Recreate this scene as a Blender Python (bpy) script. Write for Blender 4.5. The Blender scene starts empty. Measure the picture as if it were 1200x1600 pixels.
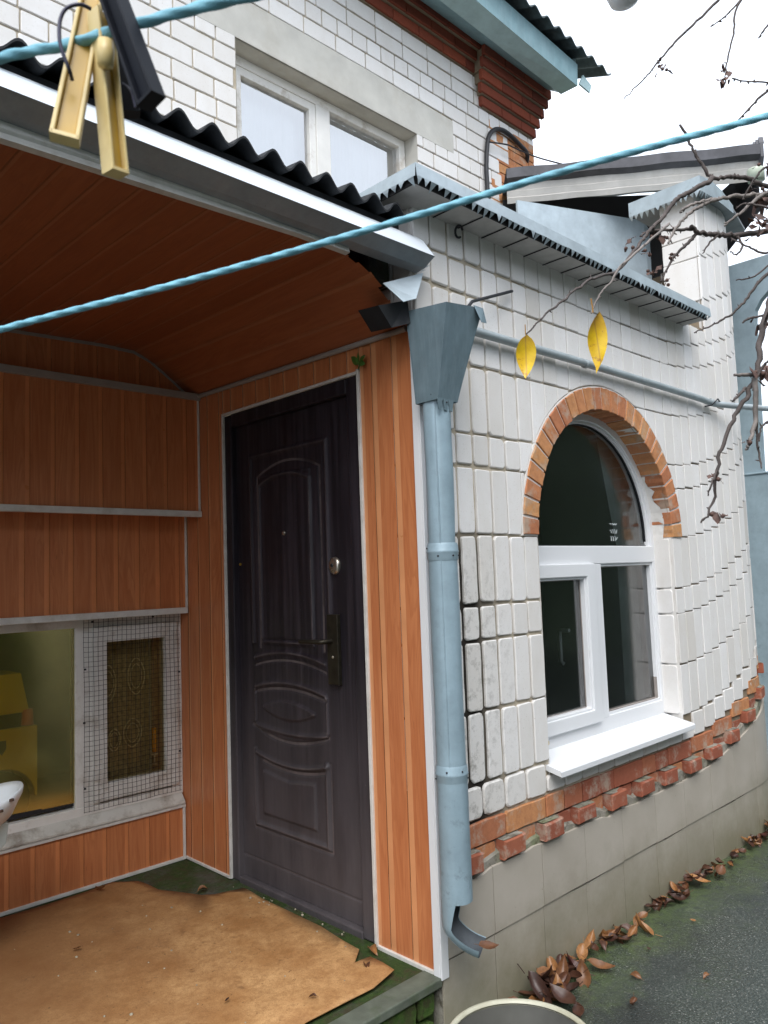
import bpy, math, random
from mathutils import Vector, Matrix, noise
random.seed(7)
R_ = math.radians
sc = bpy.context.scene
COL = sc.collection

# ------------------------------------------------------------------ camera
CAM = Vector((-1.91, -3.40, 1.295))
CR = Vector((0.72021529, -0.69285118, -0.03531537))
CU = Vector((-0.03110059, -0.08309895, 0.99605588))
CF = Vector((0.69305316, 0.71627635, 0.08139721))
FPX = 1208.06
cd = bpy.data.cameras.new('camera'); cam = bpy.data.objects.new('camera', cd); COL.objects.link(cam)
cam.matrix_world = Matrix(((CR.x, CU.x, -CF.x, CAM.x), (CR.y, CU.y, -CF.y, CAM.y), (CR.z, CU.z, -CF.z, CAM.z), (0, 0, 0, 1)))
cd.sensor_fit = 'VERTICAL'; cd.sensor_height = 36; cd.lens = FPX / 1600 * 36
cd.clip_start = 0.02; cd.clip_end = 500
cd.dof.use_dof = True; cd.dof.focus_distance = 2.6; cd.dof.aperture_fstop = 26
sc.camera = cam

# ------------------------------------------------------------------ light
SUN_EL, SUN_AZ = R_(52), R_(228)          # azimuth clockwise from +Y
w = bpy.data.worlds.new('World'); sc.world = w; w.use_nodes = True
nt = w.node_tree; nt.nodes.clear()
o_ = nt.nodes.new('ShaderNodeOutputWorld'); b_ = nt.nodes.new('ShaderNodeBackground')
s_ = nt.nodes.new('ShaderNodeTexSky'); s_.sky_type = 'NISHITA'; s_.sun_disc = False
s_.sun_elevation = SUN_EL; s_.sun_rotation = SUN_AZ; s_.air_density = 1.0; s_.dust_density = 3.0
m_ = nt.nodes.new('ShaderNodeMixRGB'); m_.inputs[0].default_value = 0.80
m_.inputs[2].default_value = (8.0, 8.6, 9.5, 1)           # overcast veil
nt.links.new(s_.outputs[0], m_.inputs[1]); nt.links.new(m_.outputs[0], b_.inputs[0])
b_.inputs[1].default_value = 0.13
nt.links.new(b_.outputs[0], o_.inputs[0])
sd = bpy.data.lights.new('sun', 'SUN'); sd.energy = 1.5; sd.angle = R_(40); sd.color = (1, .97, .93)
so = bpy.data.objects.new('sun', sd); COL.objects.link(so)
sdir = Vector((math.sin(SUN_AZ) * math.cos(SUN_EL), math.cos(SUN_AZ) * math.cos(SUN_EL), math.sin(SUN_EL)))
so.rotation_euler = sdir.to_track_quat('Z', 'Y').to_euler(); so.location = (-5, -8, 12)
vs = sc.view_settings; vs.view_transform = 'Standard'; vs.look = 'None'; vs.exposure = 0.92; vs.gamma = 1.0

# ------------------------------------------------------------------ helpers
def ray(px, py): return CF + CR * ((px - 600) / FPX) - CU * ((py - 800) / FPX)
def at(px, py, ax, v):
    d = ray(px, py); t = (v - CAM[ax]) / d[ax]; return CAM + d * t
def pk(px, py, k): return CAM + ray(px, py) * k

class MB:
    def __init__(s): s.v = []; s.f = []; s.m = []; s.t = []; s.sm = []
    def face(s, pts, m=0, t=.5, smooth=False):
        i = len(s.v); s.v.extend([tuple(p) for p in pts]); s.f.append(tuple(range(i, i + len(pts))))
        s.m.append(m); s.t.append(t); s.sm.append(smooth)
    def grid(s, rows, m=0, t=.5, smooth=True, close=False):
        i = len(s.v); n = len(rows[0])
        for r in rows: s.v.extend([tuple(p) for p in r])
        for a in range(len(rows) - 1):
            for b in range(n if close else n - 1):
                c = (b + 1) % n
                s.f.append((i + a * n + b, i + a * n + c, i + (a + 1) * n + c, i + (a + 1) * n + b))
                s.m.append(m); s.t.append(t); s.sm.append(smooth)
    def box(s, a, b, m=0, t=.5):
        x0, y0, z0 = a; x1, y1, z1 = b
        i = len(s.v)
        s.v += [(x0, y0, z0), (x1, y0, z0), (x1, y1, z0), (x0, y1, z0), (x0, y0, z1), (x1, y0, z1), (x1, y1, z1), (x0, y1, z1)]
        for q in ((0, 3, 2, 1), (4, 5, 6, 7), (0, 1, 5, 4), (1, 2, 6, 5), (2, 3, 7, 6), (3, 0, 4, 7)):
            s.f.append(tuple(i + k for k in q)); s.m.append(m); s.t.append(t); s.sm.append(False)
    def prism(s, poly, off, m=0, t=.5):
        off = Vector(off); n = len(poly); i = len(s.v)
        P = [Vector(p) for p in poly]
        s.v += [tuple(p) for p in P] + [tuple(p + off) for p in P]
        s.f.append(tuple(range(i, i + n))[::-1]); s.f.append(tuple(range(i + n, i + 2 * n)))
        s.m += [m, m]; s.t += [t, t]; s.sm += [False, False]
        for k in range(n):
            l = (k + 1) % n
            s.f.append((i + k, i + l, i + n + l, i + n + k)); s.m.append(m); s.t.append(t); s.sm.append(False)
    def tube(s, pts, rad, seg=10, m=0, t=.5, caps=True):
        pts = [Vector(p) for p in pts]; n = len(pts)
        rr = rad if isinstance(rad, (list, tuple)) else [rad] * n
        T0 = (pts[1] - pts[0]).normalized()
        N = T0.orthogonal().normalized(); rows = []
        for k in range(n):
            a = pts[max(k - 1, 0)]; b = pts[min(k + 1, n - 1)]
            T = (b - a).normalized(); N = (N - T * N.dot(T)).normalized(); B = T.cross(N)
            rows.append([pts[k] + (N * math.cos(2 * math.pi * j / seg) + B * math.sin(2 * math.pi * j / seg)) * rr[k] for j in range(seg)])
        s.grid(rows, m, t, True, True)
        if caps: s.face(rows[0][::-1], m, t); s.face(rows[-1], m, t)
    def lathe(s, c, prof, seg=32, m=0, t=.5):
        c = Vector(c)
        rows = [[c + Vector((r * math.cos(2 * math.pi * j / seg), r * math.sin(2 * math.pi * j / seg), z)) for j in range(seg)] for r, z in prof]
        s.grid(rows, m, t, True, True)
    def build(s, name, mats, parent=None, bevel=0, seg=2, loc=None, sub=0):
        me = bpy.data.meshes.new(name)
        L = Vector(loc) if loc is not None else Vector((0, 0, 0))
        me.from_pydata([tuple(Vector(v) - L) for v in s.v], [], s.f)
        if not isinstance(mats, (list, tuple)): mats = [mats]
        for m in mats: me.materials.append(m)
        me.polygons.foreach_set('material_index', s.m)
        me.polygons.foreach_set('use_smooth', s.sm)
        a = me.attributes.new('tone', 'FLOAT', 'FACE'); a.data.foreach_set('value', s.t)
        me.update()
        o = bpy.data.objects.new(name, me); COL.objects.link(o)
        o.location = L
        if parent is not None:
            o.parent = parent
            if parent.type == 'EMPTY': o.location = L - parent.location
        if bevel:
            b = o.modifiers.new('bevel', 'BEVEL'); b.width = bevel; b.segments = seg; b.limit_method = 'ANGLE'; b.angle_limit = R_(40)
        if sub:
            b = o.modifiers.new('subsurf', 'SUBSURF'); b.levels = b.render_levels = sub
        return o

def tag(o, label=None, cat=None, group=None, kind=None):
    if label: o['label'] = label
    if cat: o['category'] = cat
    if group: o['group'] = group
    if kind: o['kind'] = kind
    return o
def thing(name, label, cat, loc=(0, 0, 0), group=None):
    e = bpy.data.objects.new(name, None); COL.objects.link(e); e.location = loc; e.empty_display_size = .1
    return tag(e, label, cat, group)

# ------------------------------------------------------------------ materials
class NT:
    def __init__(s, name):
        s.m = bpy.data.materials.new(name); s.m.use_nodes = True; s.n = s.m.node_tree.nodes; s.l = s.m.node_tree.links
        s.p = s.n['Principled BSDF']
        s.tc = s.n.new('ShaderNodeTexCoord')
    def noise(s, scale, detail=4, rough=.55, mp=None, dist=0):
        t = s.n.new('ShaderNodeTexNoise'); t.inputs['Scale'].default_value = scale; t.inputs['Detail'].default_value = detail
        t.inputs['Roughness'].default_value = rough; t.inputs['Distortion'].default_value = dist
        if mp is not None:
            q = s.n.new('ShaderNodeMapping'); q.inputs['Scale'].default_value = mp
            s.l.new(s.tc.outputs['Object'], q.inputs[0]); s.l.new(q.outputs[0], t.inputs[0])
        else: s.l.new(s.tc.outputs['Object'], t.inputs[0])
        return t.outputs['Fac']
    def voro(s, scale, feature='F1'):
        t = s.n.new('ShaderNodeTexVoronoi'); t.inputs['Scale'].default_value = scale; t.feature = feature
        s.l.new(s.tc.outputs['Object'], t.inputs[0]); return t.outputs['Distance']
    def tone(s):
        a = s.n.new('ShaderNodeAttribute'); a.attribute_name = 'tone'; return a.outputs['Fac']
    def ramp(s, src, stops, const=False):
        r = s.n.new('ShaderNodeValToRGB'); e = r.color_ramp.elements
        if const: r.color_ramp.interpolation = 'CONSTANT'
        while len(e) < len(stops): e.new(.5)
        for k, (p, c) in enumerate(stops):
            e[k].position = p; e[k].color = (c, c, c, 1) if not isinstance(c, tuple) else (*c, 1)
        s.l.new(src, r.inputs[0]); return r.outputs[0]
    def mix(s, fac, a, b, mode='MIX'):
        m = s.n.new('ShaderNodeMixRGB'); m.blend_type = mode
        for k, x in enumerate((fac, a, b)):
            if isinstance(x, (int, float)): m.inputs[k].default_value = x if k == 0 else (x, x, x, 1)
            elif isinstance(x, tuple): m.inputs[k].default_value = (*x, 1)
            else: s.l.new(x, m.inputs[k])
        return m.outputs[0]
    def math(s, op, a, b=0.0, clamp=False):
        m = s.n.new('ShaderNodeMath'); m.operation = op; m.use_clamp = clamp
        for k, x in enumerate((a, b)):
            if isinstance(x, (int, float)): m.inputs[k].default_value = x
            else: s.l.new(x, m.inputs[k])
        return m.outputs[0]
    def sep(s):
        q = s.n.new('ShaderNodeSeparateXYZ'); s.l.new(s.tc.outputs['Object'], q.inputs[0]); return q.outputs
    def set(s, k, v):
        i = s.p.inputs[k]
        if isinstance(v, (int, float)): i.default_value = v
        elif isinstance(v, tuple): i.default_value = (*v, 1)
        else: s.l.new(v, i)
    def bump(s, h, strength=.3, dist=.002):
        b = s.n.new('ShaderNodeBump'); b.inputs['Strength'].default_value = strength; b.inputs['Distance'].default_value = dist
        s.l.new(h, b.inputs['Height']); s.l.new(b.outputs[0], s.p.inputs['Normal'])

def simple(name, c, rough=.5, metal=0, spec=.5, var=.12, scale=9, bump=0, dirt=None, dirtamt=.5):
    k = NT(name)
    col = k.mix(k.ramp(k.noise(scale, 5), [(.3, 0), (.7, 1)]), tuple(x * (1 - var) for x in c), tuple(min(1, x * (1 + var)) for x in c))
    if dirt: col = k.mix(k.math('MULTIPLY', k.ramp(k.noise(scale * .45, 6, .7), [(.5, 0), (.68, 1)]), dirtamt), col, dirt)
    k.set('Base Color', col); k.set('Metallic', metal); k.set('Specular IOR Level', spec)
    k.set('Roughness', k.ramp(k.noise(scale * 2, 3), [(.2, max(0, rough - .04)), (.8, min(1, rough + .04))]))
    if bump: k.bump(k.noise(scale * 12, 4), bump)
    return k.m

def m_white_brick():
    k = NT('white_silicate_brick')
    t = k.tone()
    base = k.ramp(t, [(0, (.60, .57, .53)), (.3, (.68, .663, .640)), (.75, (.735, .724, .712)), (1, (.77, .762, .755))])
    f = k.ramp(k.noise(14, 6, .65), [(.35, 0), (.75, 1)])
    base = k.mix(k.math('MULTIPLY', f, .20), base, (.58, .53, .46))
    sp = k.ramp(k.noise(160, 3, .6), [(.30, 1), (.36, 0)])
    base = k.mix(k.math('MULTIPLY', sp, .5), base, (.42, .37, .30))
    st = k.ramp(k.noise(3.0, 5, .6, (1.6, 1.6, .5)), [(.50, 0), (.72, 1)])
    base = k.mix(k.math('MULTIPLY', st, .22), base, (.50, .45, .37))
    x, y, z = k.sep()
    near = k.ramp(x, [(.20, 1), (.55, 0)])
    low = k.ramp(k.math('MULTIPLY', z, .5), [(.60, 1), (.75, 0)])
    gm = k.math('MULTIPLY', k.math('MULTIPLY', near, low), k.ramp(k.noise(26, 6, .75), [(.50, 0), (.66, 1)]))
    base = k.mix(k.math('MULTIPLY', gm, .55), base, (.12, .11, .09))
    k.set('Base Color', base); k.set('Roughness', .62); k.set('Specular IOR Level', .35)
    k.bump(k.noise(90, 6, .7), .35, .0015)
    return k.m
def m_mortar():
    k = NT('sand_mortar')
    b = k.mix(k.ramp(k.noise(20, 6), [(.3, 0), (.7, 1)]), (.40, .345, .26), (.56, .495, .395))
    x, y, z = k.sep()
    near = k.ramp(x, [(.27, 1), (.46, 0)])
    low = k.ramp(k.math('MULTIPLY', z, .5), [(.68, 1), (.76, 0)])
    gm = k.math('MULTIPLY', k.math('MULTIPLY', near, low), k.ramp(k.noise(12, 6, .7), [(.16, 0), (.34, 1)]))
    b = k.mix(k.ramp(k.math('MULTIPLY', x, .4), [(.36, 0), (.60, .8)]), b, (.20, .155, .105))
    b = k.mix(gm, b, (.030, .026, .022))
    k.set('Base Color', b); k.set('Roughness', .95); k.set('Specular IOR Level', .1)
    k.bump(k.noise(140, 5, .7), .8, .004)
    return k.m
def m_red_brick():
    k = NT('red_clay_brick')
    b = k.ramp(k.tone(), [(0, (.22, .062, .042)), (.45, (.32, .105, .062)), (.7, (.48, .20, .095)), (1, (.56, .285, .120))])
    b = k.mix(k.ramp(k.noise(40, 6, .7), [(.4, 0), (.8, .55)]), b, (.20, .07, .04))
    b = k.mix(k.ramp(k.noise(11, 5, .7), [(.52, 0), (.66, .7)]), b, (.42, .36, .29))
    k.set('Base Color', b); k.set('Roughness', .85); k.set('Specular IOR Level', .2)
    k.bump(k.noise(120, 5, .7), .6, .003)
    return k.m
def m_cornice_brick():
    k = NT('dark_red_brick')
    b = k.ramp(k.tone(), [(0, (.15, .040, .026)), (1, (.30, .075, .04))])
    b = k.mix(k.ramp(k.noise(40, 6, .7), [(.4, 0), (.8, .5)]), b, (.12, .04, .03))
    k.set('Base Color', b); k.set('Roughness', .85); k.set('Specular IOR Level', .2); k.bump(k.noise(120, 5, .7), .5, .003)
    return k.m
def m_pvc(name, mp, c0, c1, c2, rough=.38):
    k = NT(name)
    g = k.noise(1.0, 7, .62, mp, 1.1)
    wv = k.math('FRACT', k.math('MULTIPLY', k.noise(1.0, 3, .5, tuple(v * .45 for v in mp), 1.6), 7.0))
    g2 = k.ramp(wv, [(0, 0), (.45, .35), (.80, 1), (.92, .25), (1, 0)])
    b = k.mix(k.ramp(g, [(.3, 0), (.7, 1)]), c0, c1)
    b = k.mix(k.math('MULTIPLY', g2, .45), b, c2)
    fl = k.ramp(k.noise(1.0, 4, .7, tuple(v * 3.2 for v in mp)), [(.27, 1), (.34, 0)])
    b = k.mix(k.math('MULTIPLY', fl, .55), b, tuple(v * .35 for v in c0))
    b = k.mix(k.math('MULTIPLY', k.tone(), .32), b, tuple(v * .72 for v in c0))
    k.set('Base Color', b); k.set('Roughness', rough); k.set('Specular IOR Level', .4)
    return k.m
def m_door(name='dark_painted_steel', wear=.8):
    k = NT(name)
    s = k.ramp(k.noise(1, 5, .65, (30, 30, 1.1)), [(.42, 0), (.72, 1)])
    b = k.mix(s, (.0105, .0085, .0125), (.038, .031, .040))
    x, y, z = k.sep()
    low = k.ramp(z, [(.1, 1), (1.0, 0)])
    d = k.math('MULTIPLY', low, k.ramp(k.noise(1, 6, .65, (9, 9, 2.2)), [(.3, .45), (.7, 1)]))
    b = k.mix(k.math('MULTIPLY', d, .85), b, (.105, .094, .100))
    gm = k.n.new('ShaderNodeNewGeometry')
    pt = k.math('MULTIPLY', k.ramp(gm.outputs['Pointiness'], [(.515, 0), (.56, 1)]), k.ramp(k.noise(6, 5, .7), [(.35, .15), (.65, 1)]))
    b = k.mix(k.math('MULTIPLY', pt, wear), b, (.15, .125, .125))
    sp = k.ramp(k.noise(70, 3), [(.72, 0), (.76, 1)])
    b = k.mix(k.math('MULTIPLY', sp, .35), b, (.16, .15, .15))
    k.set('Base Color', b); k.set('Roughness', k.ramp(k.noise(8, 5), [(.3, .42), (.7, .62)])); k.set('Specular IOR Level', .35)
    return k.m
def m_bluepaint(name, c=(.215, .345, .425), rough=.42, metal=.15, streak=.5):
    k = NT(name)
    b = k.mix(k.ramp(k.noise(9, 6, .65), [(.35, 0), (.7, 1)]), tuple(v * .86 for v in c), tuple(v * 1.1 for v in c))
    s = k.ramp(k.noise(1, 6, .7, (40, 40, 3)), [(.45, 0), (.75, 1)])
    b = k.mix(k.math('MULTIPLY', s, .35 * streak), b, (.36, .45, .50))
    x, y, z = k.sep()
    d = k.math('MULTIPLY', k.ramp(k.noise(22, 6, .75), [(.55, 0), (.66, 1)]), k.ramp(z, [(.0, .75), (.9, .12)]))
    b = k.mix(d, b, (.13, .17, .18))
    r = k.ramp(k.noise(30, 6, .85), [(.64, 0), (.70, 1)])
    b = k.mix(k.math('MULTIPLY', r, .5), b, (.13, .075, .045))
    k.set('Base Color', b); k.set('Metallic', metal); k.set('Roughness', k.ramp(k.noise(15, 4), [(.3, rough - .07), (.7, rough + .12)]))
    k.bump(k.noise(7, 3), .25, .006)
    return k.m
def m_asphalt():
    k = NT('wet_asphalt')
    agg = k.voro(150)
    b = k.ramp(agg, [(.1, (.023, .031, .028)), (.5, (.041, .052, .046)), (.8, (.078, .090, .080))])
    b = k.mix(k.ramp(k.noise(120, 3), [(.62, 0), (.66, .85)]), b, (.26, .26, .24))
    b = k.mix(k.ramp(k.noise(2.2, 5), [(.42, 0), (.62, .65)]), b, (.020, .024, .026))
    x, y, z = k.sep()
    edge = k.ramp(k.math('ADD', k.math('MULTIPLY', y, -1), 0), [(0, 0), (1, 1)])
    e2 = k.math('SUBTRACT', k.math('MULTIPLY', y, -1), 1.62)
    e3 = k.ramp(k.math('ADD', e2, k.math('MULTIPLY', k.noise(5, 5, .7), .5)), [(.24, 1), (.55, 0)])
    b = k.mix(k.math('MULTIPLY', e3, k.ramp(k.noise(36, 5, .7), [(.36, .25), (.58, .95)])), b, (.095, .130, .048))
    m2 = k.ramp(k.noise(1.7, 6, .7), [(.53, 0), (.66, .6)])
    b = k.mix(k.math('MULTIPLY', m2, k.ramp(k.noise(50, 4), [(.4, 0), (.6, 1)])), b, (.045, .070, .030))
    k.set('Base Color', b); k.set('Roughness', k.ramp(k.noise(3.0, 5), [(.35, .12), (.65, .45)])); k.set('Specular IOR Level', .5)
    k.bump(k.math('ADD', agg, k.noise(60, 4)), .45, .003)
    return k.m
def m_tile():
    k = NT('grey_plinth_tile')
    b = k.mix(k.ramp(k.noise(5, 5), [(.3, 0), (.7, 1)]), (.39, .35, .295), (.455, .415, .36))
    x, y, z = k.sep()
    low = k.ramp(k.math('ADD', z, k.math('MULTIPLY', k.noise(6, 5, .7), .40)), [(.02, 1), (.32, 0)])
    b = k.mix(k.math('MULTIPLY', low, .72), b, (.150, .140, .072))
    b = k.mix(k.ramp(k.noise(80, 4), [(.68, 0), (.74, .5)]), b, (.2, .18, .13))
    b = k.mix(k.math('MULTIPLY', k.tone(), .15), b, (.24, .22, .19))
    k.set('Base Color', b); k.set('Roughness', .45); k.bump(k.noise(30, 4), .1, .002)
    return k.m
def m_moss(name, a, b_, stone, th=.45):
    k = NT(name)
    m = k.mix(k.ramp(k.noise(60, 6, .75), [(.35, 0), (.65, 1)]), a, b_)
    s = k.mix(k.ramp(k.noise(25, 5), [(.3, 0), (.7, 1)]), tuple(v * .7 for v in stone), stone)
    b = k.mix(k.ramp(k.noise(4.5, 6, .7), [(th - .08, 0), (th + .08, 1)]), s, m)
    b = k.mix(k.ramp(k.noise(16, 6, .8), [(.48, 0), (.62, .8)]), b, (.055, .042, .024))
    b = k.mix(k.ramp(k.noise(140, 3, .7), [(.66, 0), (.72, .6)]), b, (.20, .17, .11))
    k.set('Base Color', b); k.set('Roughness', .8); k.set('Specular IOR Level', .25); k.bump(k.noise(90, 6, .8), .9, .008)
    return k.m
def m_hardboard():
    k = NT('weathered_hardboard')
    b = k.mix(k.ramp(k.noise(2.6, 7, .68), [(.36, 0), (.62, 1)]), (.34, .165, .058), (.60, .365, .165))
    b = k.mix(k.ramp(k.noise(38, 6, .8), [(.42, 0), (.62, .55)]), b, (.26, .125, .045))
    x, y, z = k.sep()
    wet = k.ramp(k.math('ADD', k.math('ADD', k.math('MULTIPLY', x, -.55), k.math('MULTIPLY', y, .35)), k.math('MULTIPLY', k.noise(2.3, 6, .7), .9)), [(.26, 0), (.72, .75)])
    b = k.mix(wet, b, (.20, .088, .034))
    b = k.mix(k.ramp(k.noise(55, 4, .8), [(.64, 0), (.70, .8)]), b, (.07, .035, .018))
    b = k.mix(k.ramp(k.noise(260, 3, .7), [(.35, .35), (.55, 0)]), b, (.16, .075, .028))
    b = k.mix(k.ramp(k.noise(9, 6, .8), [(.60, 0), (.68, .5)]), b, (.13, .060, .026))
    k.set('Base Color', b); k.set('Roughness', .62); k.set('Specular IOR Level', .35); k.bump(k.noise(120, 5), .35, .002)
    return k.m
def m_glass(name, tint=(.9, .93, .92), refl=.10, gcol=(1, 1, 1), gr=.01):
    k = NT(name); n, l = k.n, k.l
    tr = n.new('ShaderNodeBsdfTransparent'); tr.inputs[0].default_value = (*tint, 1)
    gl = n.new('ShaderNodeBsdfGlossy'); gl.inputs['Roughness'].default_value = gr; gl.inputs[0].default_value = (*gcol, 1)
    lw = n.new('ShaderNodeLayerWeight'); lw.inputs[0].default_value = .35
    ad = k.math('ADD', k.math('MULTIPLY', lw.outputs['Fresnel'], .9), refl, True)
    mx = n.new('ShaderNodeMixShader'); l.new(ad, mx.inputs[0]); l.new(tr.outputs[0], mx.inputs[1]); l.new(gl.outputs[0], mx.inputs[2])
    l.new(mx.outputs[0], n['Material Output'].inputs[0]); return k.m
def m_leaf(name, stops, rough=.5, trans=.0):
    k = NT(name)
    oi = k.n.new('ShaderNodeObjectInfo')
    b = k.ramp(oi.outputs['Random'], stops)
    b = k.mix(k.ramp(k.noise(50, 5, .7), [(.4, 0), (.75, .6)]), b, tuple(v * .5 for v in stops[0][1]))
    k.set('Base Color', b); k.set('Roughness', rough)
    if trans: k.set('Subsurface Weight', 0.0)
    return k.m

BRICK = m_white_brick(); MORTAR = m_mortar(); RED = m_red_brick(); CORN = m_cornice_brick()
PV = m_pvc('wood_print_pvc', (26, 26, 2.3), (.475, .155, .058), (.610, .245, .102), (.355, .100, .036))
PVS = simple('wood_print_pale_bevel', (.62, .275, .125), .3, var=.08)
PVE = simple('wood_print_bevel', (.60, .220, .085), .3, var=.1)
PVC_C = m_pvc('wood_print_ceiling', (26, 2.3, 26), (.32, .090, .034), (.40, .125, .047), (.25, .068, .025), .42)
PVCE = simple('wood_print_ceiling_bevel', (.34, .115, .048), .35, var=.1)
WHITE = simple('white_window_plastic', (.70, .715, .735), .30, var=.004, scale=1.2)
WHITED = simple('grubby_white_plastic', (.74, .73, .70), .4, var=.05, scale=12, dirt=(.26, .19, .11), dirtamt=.6)
TRIM = simple('pale_trim_plastic', (.62, .61, .58), .4, var=.08, scale=20, dirt=(.3, .26, .2), dirtamt=.4)
TRIMG = simple('dull_trim_plastic', (.30, .27, .25), .5, var=.08, scale=20)
DOOR = m_door(); DOORF = m_door('dark_frame_paint', 0.0)
BLUE = m_bluepaint('blue_grey_galvanised', (.265, .365, .425)); BLUEC = m_bluepaint('pale_blue_cap_metal', (.40, .47, .51), .38, .2, .5)
DKMET = m_bluepaint('dull_steel_and_flashing_shade', (.29, .31, .33), .5, .35, .5)
FASC = m_bluepaint('teal_painted_board', (.20, .335, .37), .5, 0, .8); SOFF = m_bluepaint('light_teal_board', (.36, .51, .53), .5, 0, .8)
SLATE_SHADE = simple('shade_black_roof_sheet', (.009, .011, .014), .75, var=.3, scale=30, bump=.4)  # near-black puts the shade under the wavy roof edge into the colour
GRSLATE = simple('grey_green_roof_sheet', (.055, .075, .080), .7, var=.3, scale=25, bump=.4)
PLASTER = simple('grey_render', (.52, .51, .47), .85, var=.10, scale=6, bump=.35, dirt=(.42, .39, .33), dirtamt=.5)
WPLAST = simple('white_render', (.70, .68, .65), .7, var=.06, scale=15, bump=.3, dirt=(.52, .47, .41), dirtamt=.4)
FLASH = simple('sky_lit_flashing', (.66, .72, .78), .3, 0, var=.01, scale=2)
TILE = m_tile(); ASPH = m_asphalt()
CONC = m_moss('mossy_concrete', (.020, .045, .010), (.050, .085, .020), (.10, .10, .085), .44)
MOSSB = m_moss('mossy_stone', (.030, .075, .012), (.080, .130, .028), (.15, .145, .12), .40)
GROUT = m_moss('green_stained_render', (.16, .19, .10), (.24, .25, .17), (.36, .34, .29), .55)
HARD = m_hardboard()
GL_D = m_glass('window_glass', (.86, .90, .90), .11, gr=.13); GL_B = m_glass('brownish_glass', (.95, .86, .42), .30, (1, .88, .38), .12); GL_S = m_glass('screened_glass', (.95, .88, .62), .05, (1, .9, .6)); GL_U = m_glass('upper_window_glass', (.9, .92, .93), .34)
DARK = simple('dark_room', (.035, .034, .036), .9); DARKB = simple('brown_room', (.42, .30, .15), .9, var=.3, scale=3)
METAL = simple('worn_brass', (.045, .040, .030), .5, .8, var=.25, scale=30); CHROME = simple('lock_steel', (.42, .38, .33), .28, .9, var=.1)
BLACK = simple('black_rubber', (.012, .013, .017), .5, var=.2)
ENAM = simple('white_enamel', (.76, .80, .82), .18, var=.03)
RUST = simple('rust_chip', (.07, .035, .02), .8)
ROPE = simple('blue_rope', (.17, .42, .53), .6, var=.18, scale=120, bump=.2)
IVORY = simple('yellowed_peg_plastic', (.66, .52, .24), .4, var=.12, scale=40, dirt=(.50, .33, .06), dirtamt=.6)
IVORD = simple('ochre_peg_plastic', (.48, .30, .04), .4, var=.15, scale=40)
BPEG = simple('black_peg_plastic', (.006, .008, .014), .6, 0, .2, var=.2, scale=40); BRPEG = simple('brown_peg_inside', (.055, .036, .028), .45, var=.3, scale=40)
WIRE = simple('dark_spring_wire', (.035, .035, .06), .4, .5)
YEL = simple('yellow_toy_plastic', (.80, .58, .03), .35, var=.06); ORNG = simple('orange_plastic', (.75, .16, .03), .35)
BARK = simple('dark_bark', (.075, .060, .055), .8, var=.4, scale=40, bump=.6); BARKL = simple('grey_bark', (.20, .175, .16), .8, var=.35, scale=30, bump=.6)
DRY = simple('withered_leaf', (.085, .045, .035), .7, var=.5, scale=60)
def m_yleaf():
    k = NT('yellow_leaf_blade'); x, y, z = k.sep()
    b = k.mix(k.ramp(k.noise(45, 5, .65), [(.35, 0), (.7, 1)]), (.80, .55, .02), (.66, .40, .015))
    ay = k.math('ABSOLUTE', y)
    b = k.mix(k.ramp(k.math('MULTIPLY', ay, 100), [(.04, .8), (.13, 0)]), b, (.50, .28, .05))
    vv = k.math('FRACT', k.math('MULTIPLY', k.math('ADD', x, k.math('MULTIPLY', ay, -.8)), 150))
    b = k.mix(k.ramp(vv, [(.0, .30), (.18, 0)]), b, (.52, .33, .03))
    b = k.mix(k.ramp(k.noise(70, 4, .7), [(.62, 0), (.68, .7)]), b, (.30, .12, .04))
    b = k.mix(k.ramp(k.math('MULTIPLY', x, -12), [(.15, 0), (.5, .55)]), b, (.72, .34, .12))
    k.set('Base Color', b); k.set('Roughness', .42); return k.m
YLEAF = m_yleaf()
FLEAF = m_leaf('fallen_leaf_blade', [(0, (.045, .020, .014)), (.35, (.10, .040, .020)), (.6, (.22, .095, .034)), (.85, (.38, .18, .06)), (1, (.08, .026, .022))], .42)
GREEN = simple('green_leaf', (.05, .13, .02), .45, var=.3, scale=30)
CREAM = simple('cream_bucket_plastic', (.44, .43, .33), .35, var=.10, scale=14, dirt=(.25, .22, .12), dirtamt=.4); BUCKIN = simple('dark_bucket_inside', (.10, .10, .09), .5, var=.2)
HEDGE = simple('dark_evergreen', (.045, .075, .040), .6, var=.5, scale=3)
CURT = simple('pale_curtain', (.62, .64, .66), .8, var=.08, scale=3)
LACE = simple('brown_lace', (.80, .72, .56), .85, var=.2, scale=30)
GASP = simple('blue_grey_gas_pipe', (.34, .39, .41), .42, .1, var=.10, scale=20, dirt=(.2, .2, .2), dirtamt=.3)
LAMPM = simple('pale_lamp_glass', (.62, .64, .66), .3)
OBRICK = RED

# ------------------------------------------------------------------ ground
g = MB(); n = 60
g.face([(-60, -60, -.215), (60, -60, -.215), (60, 60, -.215), (-60, 60, -.215)])
tag(g.build('ground', ASPH), kind='structure')

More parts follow.
